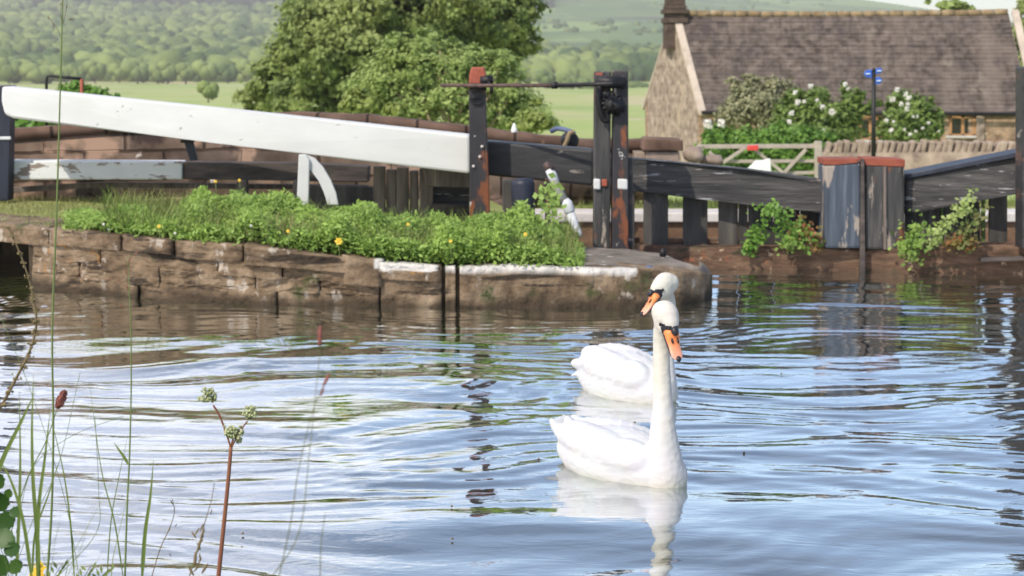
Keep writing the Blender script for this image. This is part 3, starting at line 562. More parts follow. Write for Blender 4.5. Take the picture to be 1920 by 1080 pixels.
# old timber frame and grey upright planks
tf = thing('old_gate_frame', 'dark old gate frame with recessed planks leaning left of the rusty paddle post', 'gate frame', (-.3, 14.4, .3))
bm = bmesh.new(); prism(bm, [(566, 400), (700, 400), (700, 350), (566, 348)], 14.65, .06, .006); bmobj('panel', bm, m_board, tf)
bm = bmesh.new(); prism(bm, [(800, 349), (884, 352), (884, 322), (790, 312)], 14.3, .14, .01); bmobj('top_rail', bm, m_greytimber, tf)
bm = bmesh.new(); prism(bm, [(812, 405), (880, 405), (880, 352), (812, 350)], 14.42, .05, .004); bmobj('panel', bm, m_blackworn, tf)
bm = bmesh.new(); prism(bm, [(808, 404), (880, 406), (880, 384), (808, 382)], 14.32, .06, .008); bmobj('middle_rail', bm, m_darktimber, tf)
for (a, b_, tp) in ((700, 722, 312), (724, 742, 318), (743, 766, 314), (768, 784, 320), (786, 812, 316)):
    bm = bmesh.new(); prism(bm, [(a, 412), (b_, 412), (b_, tp), (a, tp)], 14.35+random.random()*.06, .08, .008); bmobj('upright_plank', bm, m_greytimber, tf)
# ---- gate leaves ------------------------------------------------------------
GY = 13.5
lg = thing('lock_gate', 'left lock gate with a long sloping beam, white at left and black at right', 'lock gate', tuple(PZ(1400, 508, 0)), 'pair of lock gates')
bm = bmesh.new()
prism(bm, [(881, 326), (400, 268), (24, 222), (8, 214), (2, 190), (3, 162), (440, 207), (881, 254)], [13.9, 14.05, 14.2, 14.2, 14.2, 14.2, 14.05, 13.9], .3, .02); bmobj('white_beam_end', bm, m_white, lg, label='white painted end of the balance beam')
bm = bmesh.new(); prism(bm, [(905, 328), (1112, 349), (1114, 281), (905, 264)], [13.88, 13.75, 13.75, 13.88], .3, .02); bmobj('black_beam_middle', bm, m_black, lg)
bm = bmesh.new(); prism(bm, [(1114, 350), (1300, 372), (1480, 392), (1545, 401), (1548, 366), (1546, 338), (1400, 318), (1180, 297), (1114, 290)], [13.76, 13.62, 13.5, GY, GY, GY, 13.52, 13.7, 13.76], .28, .022)
o = bmobj('top_rail', bm, m_blackworn, lg)
# mitre post of the left leaf
bm = bmesh.new(); prism(bm, [(1546, 466), (1616, 466), (1614, 305), (1546, 309)], 13.34, .3, .02); bmobj('mitre_post', bm, m_mitre, lg)
bm = bmesh.new(); prism(bm, [(1545, 309), (1570, 309), (1614, 305), (1614, 298), (1545, 298)], 13.336, .305, .004); bmobj('post_cap', bm, m_redband, lg, label='red painted top band')
def boards(parent, spec_, Y, mt):
    for (a, b_, t0, b0) in spec_:
        bm = bmesh.new(); prism(bm, [(a, b0), (b_, b0), (b_, t0), (a, t0)], Y, .05, .006); bmobj('gate_board', bm, mt, parent)
boards(lg, [(1184, 1190, 345, 466), (1207, 1253, 352, 464), (1281, 1327, 360, 464), (1348, 1384, 368, 464), (1386, 1402, 370, 466)], 13.74, m_board)
boards(lg, [(1404, 1450, 372, 468), (1452, 1500, 378, 468), (1502, 1545, 384, 468)], 13.72, m_blackvert)  # shade over these boards is put into their colour as black timber
bm = bmesh.new(); prism(bm, [(1200, 540), (1616, 540), (1616, 468), (1540, 466), (1200, 461)], [13.66, 13.42, 13.42, 13.46, 13.66], .25, .02); bmobj('bottom_rail', bm, m_sill, lg)
bm = bmesh.new(); prism(bm, [(1190, 446), (1404, 450), (1404, 458), (1190, 456)], [13.8, 13.75, 13.75, 13.8], .06, .006); bmobj('middle_rail', bm, m_sill, lg)
# right leaf
rg = thing('lock_gate', 'right lock gate leaf with a weathered black top rail rising to the right edge', 'lock gate', tuple(PZ(1750, 505, 0)), 'pair of lock gates')
bm = bmesh.new(); prism(bm, [(1697, 404), (1918, 362), (2150, 318), (2150, 236), (1918, 292), (1697, 336)], [GY, 13.2, 12.95, 12.95, 13.2, GY], .26, .022); bmobj('top_rail', bm, m_blackworn, rg)
bm = bmesh.new(); prism(bm, [(1697, 336), (1918, 292), (2150, 236), (2150, 227), (1918, 284), (1697, 327)], [GY-.02, 13.18, 12.93, 12.93, 13.18, GY-.02], .3, .006); bmobj('rail_capping', bm, m_postblue, rg)
bm = bmesh.new(); prism(bm, [(1622, 468), (1696, 468), (1697, 310), (1622, 308)], 13.36, .3, .02); bmobj('mitre_post', bm, m_blackvert, rg)
bm = bmesh.new(); prism(bm, [(1657, 468), (1662, 468), (1662, 312), (1657, 312)], 13.345, .02, .002); bmobj('cover_strip', bm, m_greytimber, rg)
bm = bmesh.new(); prism(bm, [(1622, 310), (1697, 313), (1697, 299), (1638, 297), (1622, 297)], 13.355, .307, .004); bmobj('post_cap', bm, m_redband, rg, label='red painted top band')
bm = bmesh.new(); prism(bm, [(1613, 512), (1623, 512), (1621, 298), (1615, 299)], 13.32, .05, .006); bmobj('meeting_strip', bm, m_darktimber, rg)
boards(rg, [(1698, 1752, 380, 470), (1754, 1798, 372, 470), (1800, 1838, 366, 470)], 13.6, m_blackvert)
boards(rg, [(1856, 1889, 355, 462), (1912, 1940, 340, 466), (1960, 2000, 330, 466), (2020, 2060, 320, 466)], 13.5, m_board)
boards(rg, [(1765, 1769, 366, 462), (1842, 1848, 362, 462)], 13.58, m_stem)
bm = bmesh.new(); prism(bm, [(1617, 540), (2150, 530), (2150, 458), (1840, 460), (1617, 468)], [13.42, 12.95, 12.95, 13.2, 13.42], .25, .02); bmobj('bottom_rail', bm, m_sill, rg)
bm = bmesh.new(); prism(bm, [(1840, 492), (2150, 480), (2150, 474), (1840, 484)], [13.12, 12.85, 12.85, 13.12], .08, .005); bmobj('ledge', bm, m_darktimber, rg)
# heel post of the right leaf at the picture edge
bm = bmesh.new(); prism(bm, [(1917, 468), (1960, 468), (1958, 125), (1918, 125)], 12.9, .2, .012); bmobj('heel_post', bm, m_black, rg)
# ---- paddle gear -------------------------------------------------------------
pg = thing('paddle_post', 'slim dark paddle post with a rusty red head beside the white beam', 'paddle post', tuple(PY(896, 405, 13.8)), 'paddle gear posts')
bm = bmesh.new(); prism(bm, [(881, 410), (919, 410), (910, 165), (879, 165)], 13.62, .16, .008); bmobj('shaft', bm, m_blackrust, pg)
bm = bmesh.new(); prism(bm, [(879, 168), (911, 168), (911, 140), (908, 126), (884, 126), (880, 140)], 13.58, .2, .01); bmobj('head_casting', bm, m_red, pg)
a = Acc(); c = PY(914, 150, 13.6); a.tube([c+Vector((-.05, 0, 0)), c+Vector((.04, -.01, .0))], [.035, .035], 10); a.tube([c+Vector((0, -.02, 0)), c+Vector((.03, -.05, -.05)), c+Vector((.03, -.05, -.1))], .014, 8)
a.tube([PY(880, 163, 13.55), PY(912, 163, 13.55)], .028, 10); a.obj('rod_bracket', m_iron, pg)
for y_ in (184, 193):
    bm = bmesh.new(); prism(bm, [(886, y_+3), (902, y_+3), (902, y_), (886, y_)], 13.6, .03, .003); bmobj('bolt_plate', bm, m_iron, pg)
for (bx, by) in ((904, 275), (900, 294), (888, 312)):
    bm = bmesh.new(); bmesh.ops.create_uvsphere(bm, u_segments=8, v_segments=6, radius=.012); bmesh.ops.translate(bm, verts=bm.verts, vec=PY(bx, by, 13.61)); bmobj('bolt', bm, m_copewhite, pg)
rd = thing('paddle_rod', 'thin rusty iron rod running level between the two paddle posts', 'rod', tuple(PY(980, 160, 13.3)))
a = Acc(); a.tube([PY(826, 160, 13.56), PY(900, 160.5, 13.5), PY(1040, 160, 13.2)], [.013, .014, .014], 10); a.obj('rusty_length', m_rod, rd)
a = Acc(); a.tube([PY(1038, 160, 13.2), PY(1150, 157, 12.72)], [.016, .015], 10); a.tube([PY(1036, 160, 13.2), PY(1044, 160, 13.18)], .026, 10); a.obj('black_length', m_iron, rd)

dp = thing('double_paddle_post', 'tall double black timber post with iron paddle gear standing on the stone point', 'paddle post', tuple(PZ(1148, 467, .2)), 'paddle gear posts')
DY = PZ(1148, 467, .2).y
bm = bmesh.new(); prism(bm, [(1113, 466), (1144, 466), (1146, 134), (1115, 134)], DY, .16, .01); bmobj('upright', bm, m_blackvert, dp)
bm = bmesh.new(); prism(bm, [(1147, 470), (1179, 470), (1178, 133), (1150, 133)], DY-.02, .17, .01); bmobj('upright', bm, m_blackrust, dp)
bm = bmesh.new(); prism(bm, [(1177.5, 470), (1187, 468), (1187, 296), (1177, 296)], DY+.02, .12, .006); bmobj('shade_strip', bm, m_black, dp)  # dark strip added for the shade beside the post
a = Acc(); yy = DY-.05
a.tube([PY(1116, 152, yy), PY(1172, 156, yy)], .042, 12); a.tube([PY(1120, 178, yy), PY(1150, 178, yy)], .03, 10)
a.tube(smooth_path([PY(1124, 160, yy-.02), PY(1122, 190, yy-.03), PY(1130, 222, yy), PY(1140, 224, yy), PY(1138, 200, yy-.02)]), .02, 8)
a.tube([PY(1138, 196, yy-.03), PY(1170, 199, yy-.03)], .045, 12); a.tube([PY(1144, 184, yy-.05), PY(1150, 200, yy-.06)], .02, 8)
a.tube([PY(1154, 150, yy), PY(1156, 218, yy)], .022, 8); a.obj('winding_gear', m_iron, dp)
a = Acc(); c = PY(1148, 194, yy-.03)
for k in range(12):
    t_ = k/12*6.283; a.tube([c+Vector((math.cos(t_)*.04, 0, math.sin(t_)*.04)), c+Vector((math.cos(t_)*.075, 0, math.sin(t_)*.075))], .012, 5)
a.tube([c+Vector((0, -.02, 0)), c+Vector((0, .03, 0))], .055, 16); a.obj('cog_wheel', m_iron, dp)
bm = bmesh.new(); prism(bm, [(1117, 150), (1130, 150), (1130, 136), (1117, 137)], DY-.01, .03, .004); bmobj('casting', bm, m_red, dp)
for (x0, x1) in ((1113, 1126), (1158, 1177)):
    bm = bmesh.new(); prism(bm, [(x0, 355), (x1, 356), (x1, 336), (x0, 335)], DY-.028, .03, .01); bmobj('paint_patch', bm, m_white, dp, label='square white patch on the post')
bm = bmesh.new(); prism(bm, [(1128, 350), (1139, 350), (1139, 336), (1128, 336)], DY-.02, .03, .01); bmobj('rust_boss', bm, m_red, dp)
# white metal bracket
wb = thing('white_bracket', 'white metal stand with a curved strut under the white beam', 'bracket', tuple(PY(580, 380, 13.7)))
bm = bmesh.new(); prism(bm, [(556, 386), (578, 386), (580, 300), (574, 290), (560, 290)], 13.75, .05, .006)
bmobj('upright', bm, m_white, wb)
o_ = [(576, 291), (590, 297), (606, 314), (620, 338), (630, 362), (634, 384), (614, 384), (608, 360), (598, 338), (586, 322), (578, 316)]
bm = bmesh.new(); prism(bm, o_[::-1], 13.78, .04, .004); bmobj('curved_strut', bm, m_white, wb)
# dark strut under the beam at left
ds = thing('iron_strut', 'short dark iron strut hanging slanted under the white beam', 'strut', tuple(PY(355, 280, 14.3)))
bm = bmesh.new(); prism(bm, [(356, 302), (370, 300), (360, 262), (344, 264)], 14.3, .05, .006); bmobj('strut_bar', bm, m_postblue, ds)
bm = bmesh.new(); prism(bm, [(338, 268), (362, 268), (362, 262), (338, 262)], 14.28, .08, .005); bmobj('bolt_plate', bm, m_iron, ds)
# left black post
lp = thing('marker_post', 'dark blue black post at the left end of the white beam', 'post', tuple(PY(8, 376, 14.75)))
bm = bmesh.new(); prism(bm, [(-14, 377), (16, 377), (19, 205), (22, 160), (-14, 160)], 14.6, .16, .012); bmobj('shaft', bm, m_postblue, lp)
bm = bmesh.new(); prism(bm, [(-16, 262), (20, 262), (20, 256), (-16, 256)], 14.585, .02, .004); bmobj('white_band', bm, m_lever, lp)
# black pipe rail behind
pr = thing('pipe_rail', 'thin black pipe rail frame showing above the left of the white beam', 'rail', tuple(PY(120, 230, 17.2)))
a = Acc(); a.tube([PY(87, 238, 17.2), PY(87, 150, 17.2), PY(89, 143, 17.2), PY(96, 142, 17.2), PY(120, 145, 17.2), PY(153, 148, 17.2)], .014, 8); a.obj('black_pipe', m_gutter, pr)
a = Acc(); a.tube([PY(153, 238, 17.2), PY(153, 148, 17.2)], .016, 8); a.obj('rusty_leg', m_red, pr)
# dark round-backed bollards left of the lever
bo = thing('timber_bollard', 'stout dark rounded bollard rising from the weeds', 'bollard', tuple(PY(978, 420, 13.3)))
a = Acc(); yb = 13.25; a.tube([PY(982, 425, yb), PY(982, 400, yb), PY(980, 345, yb), PY(979, 336, yb), PY(979, 334, yb)], [.075, .08, .085, .075, .03], 16); a.obj('shaft', m_postblue, bo)
bm = bmesh.new(); prism(bm, [(942, 410), (962, 410), (962, 337), (942, 337)], yb+.1, .1, .01); bmobj('side_board', bm, m_board, bo)
ph = thing('lock_post', 'narrow rusty brown iron post beside the slanted lever', 'post', tuple(PY(1028, 420, 13.2)))
bm = bmesh.new(); prism(bm, [(1022, 425), (1031, 425), (1031, 335), (1022, 335)], 13.15, .04, .005); bmobj('shaft', bm, m_blackrust, ph)
# slanted lever
lv = thing('slanted_lever', 'chipped white and grey slanted lever with a domed collar beside the double black post', 'lever', tuple(PY(1055, 400, 12.9)))
ly = 13.0
a = Acc(); a.tube([PY(1022, 306, ly), PY(1028, 312, ly), PY(1036, 320, ly)], [.020, .028, .030], 12); a.obj('brown_tip', m_rod, lv)
a = Acc(); a.tube([PY(1030, 318, ly), PY(1036, 330, ly-.01), PY(1042, 345, ly-.02)], [.030, .034, .030], 12)
a.obj('white_collar', m_lever, lv)
a = Acc(); a.tube([PY(1059, 374, ly-.05), PY(1063, 382, ly-.05), PY(1068, 396, ly-.06), PY(1070, 400, ly-.06)], [.026, .040, .040, .03], 14)
a.tube([PY(1068, 396, ly-.06), PY(1077, 420, ly-.08), PY(1086, 438, ly-.1), PY(1089, 445, ly-.1)], [.030, .029, .022, .012], 12); a.obj('white_length', m_lever, lv)
a = Acc(); a.tube([PY(1038, 340, ly-.02), PY(1050, 362, ly-.03), PY(1062, 384, ly-.05)], [.034, .033, .031], 12); a.obj('grey_length', m_lever2, lv)
bp = thing('iron_pin', 'small rusty iron mooring pin on the stone point', 'mooring pin', tuple(PZ(1243, 490, .2)))
a = Acc(); q = PZ(1243, 490, .2); a.tube([q+Vector((0, 0, -.03)), q+Vector((0, 0, .035))], [.012, .012], 10); a.obj('shank', m_copewhite, bp)
a = Acc(); a.tube([q+Vector((0, 0, .03)), q+Vector((0, 0, .04)), q+Vector((0, 0, .075)), q+Vector((0, 0, .085))], [.015, .024, .02, .008], 12); a.obj('head', m_iron, bp)
q = PZ(1217, 507, .2); bc = thing('blue_cap', 'tiny faded blue cap lying on the edge of the stone point', 'cap', tuple(q))
a = Acc(); a.tube([q, q+Vector((0, 0, .02)), q+Vector((0, 0, .03))], [.03, .03, .015], 12); a.obj('cap_shell', m_blue, bc)
# wheel and cover behind the black beam
wh = thing('capstan_wheel', 'small dark round wheel with a pale bracket and faded blue cover above the black beam', 'wheel', tuple(PY(1068, 278, 15.2)))
a = Acc(); c = PY(1071, 263, 15.2); a.tube([c+Vector((-.02, 0, 0)), c+Vector((-.015, -.03, 0)), c+Vector((.0, -.07, 0)), c+Vector((.005, -.08, 0))], [.07, .072, .066, .03], 20); a.obj('drum', m_iron, wh)
a = Acc(); a.tube(smooth_path([PY(1058, 275, 15.1), PY(1064, 262, 15.08), PY(1068, 250, 15.08), PY(1076, 248, 15.1)]), .018, 8); a.obj('bracket', m_ridge, wh)
a = Acc(); a.tube(smooth_path([PY(1034, 246, 15.3), PY(1045, 241, 15.25), PY(1062, 244, 15.2), PY(1078, 250, 15.15)]), [.02]*18+[.012], 10); a.obj('cover', m_blue, wh)
a = Acc(); a.tube([PY(1072, 282, 15.2), PY(1072, 264, 15.2)], .02, 8); a.obj('pedestal', m_iron, wh)
wc = thing('white_cone', 'tiny white cone standing on the wall coping right of the rusty paddle post', 'cone', tuple(PY(964, 248, 16.5)))
a = Acc(); a.tube([PY(964, 250, 16.5), PY(964, 243, 16.5), PY(964, 231, 16.5)], [.028, .026, .006], 10); a.obj('cone_shell', m_signwhite, wc)
# ================================================================== COTTAGE
ct = thing('stone_cottage', 'long low stone cottage with a stone slate roof behind the lock', 'cottage', (9, 60, -2.8))
ez = -.15; rz = 2.85; gz = -3
A = PY(1308, 199, 60); B_ = PY(1211, 188, 65.2); RL = PY(1262, 36, 62.6)
A2 = PY(1930, 207, 58.2); B2 = Vector((A2.x-.2, 63.6, ez)); RR = PY(1890, 33, 60.9)
A.z = ez; B_.z = ez; A2.z = ez; RL.z = RR.z = 2.82
gr = lambda p: Vector((p.x, p.y, gz))
def quadbm(bm, ps): bm.faces.new([bm.verts.new(p) for p in ps])
bm = bmesh.new()
hull8(bm, [gr(A), gr(A2), A2, A], [gr(A)+Vector((0, .4, 0)), gr(A2)+Vector((0, .4, 0)), A2+Vector((0, .4, 0)), A+Vector((0, .4, 0))]); bmobj('front_wall', bm, m_housewall, ct)
for (nm, a_, b_, r_, sgn) in (('gable_wall', A, B_, RL, 1), ('gable_wall', A2, B2, RR, -1)):
    bm = bmesh.new(); d = Vector((.35*sgn, .05, 0)); ps = [gr(a_), gr(b_), b_, r_, a_]; hull8(bm, [p+Vector((-.02*sgn, -.01, 0)) for p in ps], [p+d for p in ps]); bmobj(nm, bm, m_gable, ct)
bm = bmesh.new(); hull8(bm, [gr(B_), gr(B2), B2, B_], [gr(B_)+Vector((0, -.3, 0)), gr(B2)+Vector((0, -.3, 0)), B2+Vector((0, -.3, 0)), B_+Vector((0, -.3, 0))]); bmobj('rear_wall', bm, m_housewall, ct)
# roof slopes with real slate courses
def roof(nm, e0, e1, r1, r0, out):
    n = 24; V = []; Fq = []; m_ = 60; rn = random.Random(3)
    for k in range(n):
        t0, t1 = k/n, (k+1)/n
        for j in range(m_+1):
            s = j/m_; lo = e0.lerp(e1, s); hi = r0.lerp(r1, s); w_ = .012*noise.noise(Vector((s*30, k, 0))); sag = -.05*math.sin(s*math.pi)-.02*math.sin(s*9)
            p0 = lo.lerp(hi, t0)+Vector((0, 0, .075+w_+sag*t0))+out*.03; p1 = lo.lerp(hi, t1)+Vector((0, 0, .03+sag*t1)); p2 = lo.lerp(hi, t0)+Vector((0, 0, .03+sag*t0)); V += [tuple(p2), tuple(p0), tuple(p1)]
    for k in range(n):
        b0 = k*(m_+1)*3
        for j in range(m_):
            a = b0+j*3; Fq += [(a, a+3, a+4, a+1), (a+1, a+4, a+5, a+2)]
    return npmesh(nm, np.array(V), np.array(Fq), m_roof, ct)
o1 = Vector((0, -1, -.95)).normalized()
roof('roof_slope', A+o1*.25, A2+o1*.25, RR, RL, o1*.3); o2 = Vector((0, 1, -.95)).normalized(); roof('roof_slope', B2+o2*.25, B_+o2*.25, RL, RR, o2*.3)
a = Acc(); n = 26
for k in range(n):
    p = RL.lerp(RR, k/n)+Vector((0, 0, .05-.05*math.sin(k/n*math.pi)+random.uniform(-.015, .02))); q = RL.lerp(RR, (k+.96)/n)+Vector((0, 0, .05-.05*math.sin((k+1)/n*math.pi)))
    a.tube([p, q], [.11, .11], 8)
a.obj('ridge_stones', m_ridge, ct, smooth=False)
for (e_, r_, dx) in ((A, RL, -.04), (A2, RR, .1), (B_, RL, -.04)):
    bm = bmesh.new(); d = (r_-e_).normalized(); up = Vector((0, 0, .16)); e0 = e_-d*.35; sx_ = Vector((-.12, 0, 0)); dxv = Vector((dx, 0, 0))
    hull8(bm, [e0+dxv, r_+dxv, r_+dxv+up, e0+dxv+up], [p+Vector((.24, 0, 0)) for p in (e0+dxv, r_+dxv, r_+dxv+up, e0+dxv+up)], .02); bmobj('verge_coping', bm, m_cope, ct)
a = Acc(); a.tube([A+Vector((.1, -.32, -.16)), A2+Vector((0, -.32, -.16))], .06, 8); a.obj('gutter', m_gutter, ct)
# chimney
ch = None
bm = bmesh.new(); cx, cy = RL.x+.05, RL.y
for k, (z0, z1, hw) in enumerate([(1.7, 2.55, .38), (2.55, 2.72, .44), (2.72, 2.86, .36), (2.86, 3.0, .46), (3.0, 3.14, .38), (3.14, 3.6, .34), (3.6, 3.7, .42)]): box(bm, (cx, cy, (z0+z1)/2), (hw*1.9, hw*2, z1-z0-.006), bevel=.02)
ch = bmobj('chimney', bm, m_chim, ct)
# windows
def window(px0, px1, py0, py1, lintel=True):
    t_ = ((px0+px1)/2-1308)/(1930-1308); Yw = 60+(58.2-60)*t_-.01
    fr = bmesh.new()
    for r_ in ((px0, py0, px1, py0+4), (px0, py1-3, px1, py1), (px0, py0, px0+4, py1), (px1-6, py0, px1, py1), ((px0+px1)/2-3, py0, (px0+px1)/2+3, py1)): prism(fr, [(r_[0], r_[3]), (r_[2], r_[3]), (r_[2], r_[1]), (r_[0], r_[1])], Yw-.07, .08, .008)
    f_ = bmobj('window', fr, m_winwood, ct)
    g = bmesh.new(); prism(g, [(px0+1, py1-1), (px1-1, py1-1), (px1-1, py0+1), (px0+1, py0+1)], Yw-.03, .03, .003); bmobj('pane', g, m_glass, f_)
    s_ = bmesh.new(); prism(s_, [(px0-6, py1+5), (px1+6, py1+5), (px1+6, py1+.5), (px0-6, py1+.5)], Yw-.14, .16, .01); bmobj('sill', s_, m_copewhite, f_)
    if lintel:
        l_ = bmesh.new(); prism(l_, [(px0-6, py0-.5), (px1+8, py0-.5), (px1+8, py0-10), (px0-6, py0-10)], Yw-.06, .1, .01); bmobj('lintel', l_, m_lintel, f_)
window(1781, 1830, 218, 254); window(1612, 1652, 221, 262); window(1440, 1484, 221, 262)
bm = bmesh.new(); prism(bm, [(1832, 270), (1846, 270), (1846, 208), (1832, 208)], 58.35, .1, .01); bmobj('jamb_stone', bm, m_gable, ct)

# ================================================================== GARDEN FRONT
gw = thing('garden_wall', 'low stone garden wall topped with slanting upright stones before the cottage', 'garden wall', (11.5, 45, -2))
GWY = lambda px: 42-(px-1540)/380*2
bm = bmesh.new(); prism(bm, [(1543, 345), (2100, 330), (2100, 282), (1920, 284), (1700, 286), (1543, 287)], [GWY(1543), GWY(2100), GWY(2100), GWY(1920), GWY(1700), GWY(1543)], .4, .02); bmobj('wall_base', bm, m_gardenwall, gw)
for k in range(46):
    px = 1546+k*12.2+random.uniform(-2, 2); bm = bmesh.new(); h = random.uniform(20, 27); w_ = random.uniform(8, 11.5); sl = random.uniform(3, 9); b0 = 289
    prism(bm, [(px, b0), (px+w_, b0), (px+w_+sl, b0-h+random.uniform(-2, 2)), (px+sl+random.uniform(-1, 2), b0-h)], GWY(px)-.03, .42, .03)
    o = bmobj('coping_stone', bm, m_gardenwall, gw)
gt = thing('field_gate', 'pale weathered wooden five bar gate before the bright hedge', 'gate', tuple(PY(1425, 325, 30)))
def bar(bm, x0, y0, x1, y1, th_, Y, T=.06):
    dx, dy = x1-x0, y1-y0; l = math.hypot(dx, dy); nx, ny = -dy/l*th_/2, dx/l*th_/2
    prism(bm, [(x0+nx, y0+ny), (x1+nx, y1+ny), (x1-nx, y1-ny), (x0-nx, y0-ny)], Y, T, .006)
for i, y_ in enumerate((275, 303, 325, 343)):
    bm = bmesh.new(); bar(bm, 1312 if i == 0 else 1322, y_, 1538, y_-1, 8 if i == 0 else 6, 30); bmobj('rail', bm, m_gatewood, gt)
for (x0, y0, x1, y1) in ((1330, 285, 1350, 302), (1356, 305, 1400, 276), (1412, 278, 1470, 325), (1470, 325, 1512, 280)):
    bm = bmesh.new(); bar(bm, x0, y0, x1, y1, 6, 29.93, .05); bmobj('brace', bm, m_gatewood, gt)
bm = bmesh.new(); prism(bm, [(1529, 350), (1542, 350), (1542, 265), (1529, 265)], 29.9, .14, .012); bmobj('gate_post', bm, m_gatewood, gt)
bm = bmesh.new(); prism(bm, [(1308, 350), (1318, 350), (1318, 272), (1308, 272)], 29.95, .12, .012); bmobj('gate_post', bm, m_gatewood, gt)
rt = thing('red_tag', 'small bright red tag on the top rail of the wooden gate', 'tag', tuple(PY(1411, 277, 29.8)))
bm = bmesh.new(); prism(bm, [(1401, 282), (1422, 282), (1422, 272), (1402, 273)], 29.86, .04, .008); bmobj('tag_plate', bm, m_redtag, rt)
ws = thing('white_sheet', 'small folded white board leaning at the foot of the wooden gate', 'board', tuple(PY(1424, 322, 29.5)))
bm = bmesh.new(); prism(bm, [(1398, 320), (1430, 322), (1432, 300), (1417, 301)], 29.6, .03, .004); bmobj('panel', bm, m_signwhite, ws)
bm = bmesh.new(); prism(bm, [(1431, 322), (1446, 322), (1444, 297), (1432, 300)], 29.55, .03, .004); bmobj('panel', bm, m_signwhite, ws)
# signpost
sp = thing('signpost', 'tall slim black signpost with small blue finger signs before the cottage roof', 'signpost', tuple(PY(1638, 330, 24)))
a = Acc(); a.tube([PY(1637.5, 335, 24), PY(1638.5, 135, 24)], [.030, .026], 12); a.tube([PY(1638.5, 135, 24), PY(1638.5, 131, 24), PY(1638.5, 127, 24)], [.026, .036, .01], 12); a.obj('pole', m_gutter, sp)
for (pts_, lab) in (([(1624, 145), (1620, 139), (1624, 132), (1635, 130), (1635, 146)], 0), ([(1642, 139), (1652, 137), (1655, 132), (1651, 127), (1642, 129)], 1), ([(1642, 158), (1650, 158), (1655, 151), (1650, 144), (1642, 146)], 2)):
    bm = bmesh.new(); prism(bm, pts_, 23.97, .04, .004); f_ = bmobj('finger_sign', bm, m_signblue, sp)
    xs_ = [p[0] for p in pts_]; ys_ = [p[1] for p in pts_]; cx, cy = sum(xs_)/5, sum(ys_)/5
    l_ = bmesh.new(); prism(l_, [(cx-4, cy+1.2), (cx+4, cy+1), (cx+4, cy-1.2), (cx-4, cy-1)], 23.955, .012, .001); bmobj('lettering', l_, m_signpale, f_)
# ================================================================== TREES AND PLANTS
def lobes_px(L_, Y): 
    """[(px,py,rx px,rz px,dy m)] -> lobes at depth Y"""
    out = []
    for (px, py, rx, rz_, dy) in L_:
        c = PY(px, py, Y+dy); k = Y/F; out.append(((c.x, c.y, c.z), (rx*k, rx*k*.9, rz_*k)))
    return out
def tree(name, label, cat, Y, L_, n, size, mat, trunks, group=None, aspect=.7, up=.35, base=None, shell=.5, tmat=None, crown_name='crown', clump=9, cs=.16):
    lb_ = lobes_px(L_, Y); bx = trunks[0][0] if trunks else PY(L_[0][0], L_[0][1], Y)
    r = thing(name, label, cat, tuple(bx), group)
    V, Fq, T = crown(lb_, n, size, shell=shell, aspect=aspect, up=up, clump=clump, cs=cs); npmesh(crown_name, V, Fq, mat, r, tint=T)
    if trunks:
        a = Acc()
        for (p0, p1, r0) in trunks:
            pts_ = [Vector(p0).lerp(Vector(p1), t)+Vector((noise.noise(Vector((t*3, p1[0], 0))), noise.noise(Vector((t*3, 5, p1[0]))), 0))*.12*(Vector(p1)-Vector(p0)).length*math.sin(t*math.pi)*.5 for t in np.linspace(0, 1, 8)]
            a.tube(pts_, list(np.linspace(r0, r0*.25, 8)), 7)
        a.obj('trunk' if crown_name == 'crown' else 'stem', tmat or m_bark, r)
    return r
# big tree
TY = 62; gzT = -2.85
L_ = [(770, 30, 120, 90, 0), (640, 60, 100, 90, -1), (900, 40, 90, 80, 0), (600, 0, 70, 70, 1), (960, 20, 50, 60, 0), (980, 78, 36, 30, 0), (720, -60, 130, 80, 0), (860, -50, 110, 80, 1), (560, 120, 60, 70, 0), (520, 160, 52, 50, -1), (490, 190, 44, 34, 0),
      (570, 190, 60, 46, -2), (650, 150, 70, 70, -2), (740, 130, 90, 70, -1), (560, 50, 34, 40, 0), (575, 85, 50, 40, -1), (930, 90, 50, 40, 1), (690, 90, 60, 50, -3), (610, 110, 50, 40, -3), (820, 80, 70, 50, -2), (700, 10, 50, 40, -3), (860, 5, 50, 40, -3), (940, 50, 34, 30, -2)]
tb = Vector((PY(730, 300, TY).x, TY, gzT)); top = lambda px, py, dy=0: tuple(PY(px, py, TY+dy))
tree('broadleaf_tree', 'large dark green tree with a wide dense crown rising out of the frame', 'tree', TY, L_, 90000, .17, m_tree,
     [(tuple(tb), top(740, 40), .38), (top(725, 170), top(610, 60), .2), (top(735, 150), top(880, 40), .2), (top(740, 100), top(790, -60), .16), (top(728, 200), top(540, 150), .15), (top(735, 130), top(960, 60), .12)], shell=.5, clump=75, cs=.15)
SY = 40
L_ = [(770, 120, 60, 50, 0), (830, 130, 60, 50, 0), (720, 150, 50, 50, 0), (800, 75, 26, 34, 0), (740, 95, 30, 34, 0), (880, 130, 50, 44, 0), (930, 140, 50, 44, 0), (690, 170, 40, 40, .5), (860, 190, 70, 40, 0), (960, 190, 50, 40, 0), (780, 190, 60, 40, 0), (1000, 215, 40, 30, 0), (850, 100, 24, 34, 0), (900, 112, 20, 26, 0), (960, 118, 16, 20, 0), (720, 215, 50, 30, 0), (900, 220, 60, 26, 0)]
tp2 = lambda px, py: tuple(PY(px, py, SY-.3))
tree('willow_shrub', 'paler feathery green shrub with upright stems in front of the big tree', 'shrub', SY, L_, 34000, .12, m_shrub,
     [(tp2(835+i*6, 330), tp2(px, py), .05) for i, (px, py) in enumerate([(825, 95), (762, 110), (885, 110), (832, 120), (935, 130), (720, 140), (860, 130), (970, 150)])], shell=.3, aspect=.45, up=.8, tmat=m_paletwig, clump=36, cs=.16)
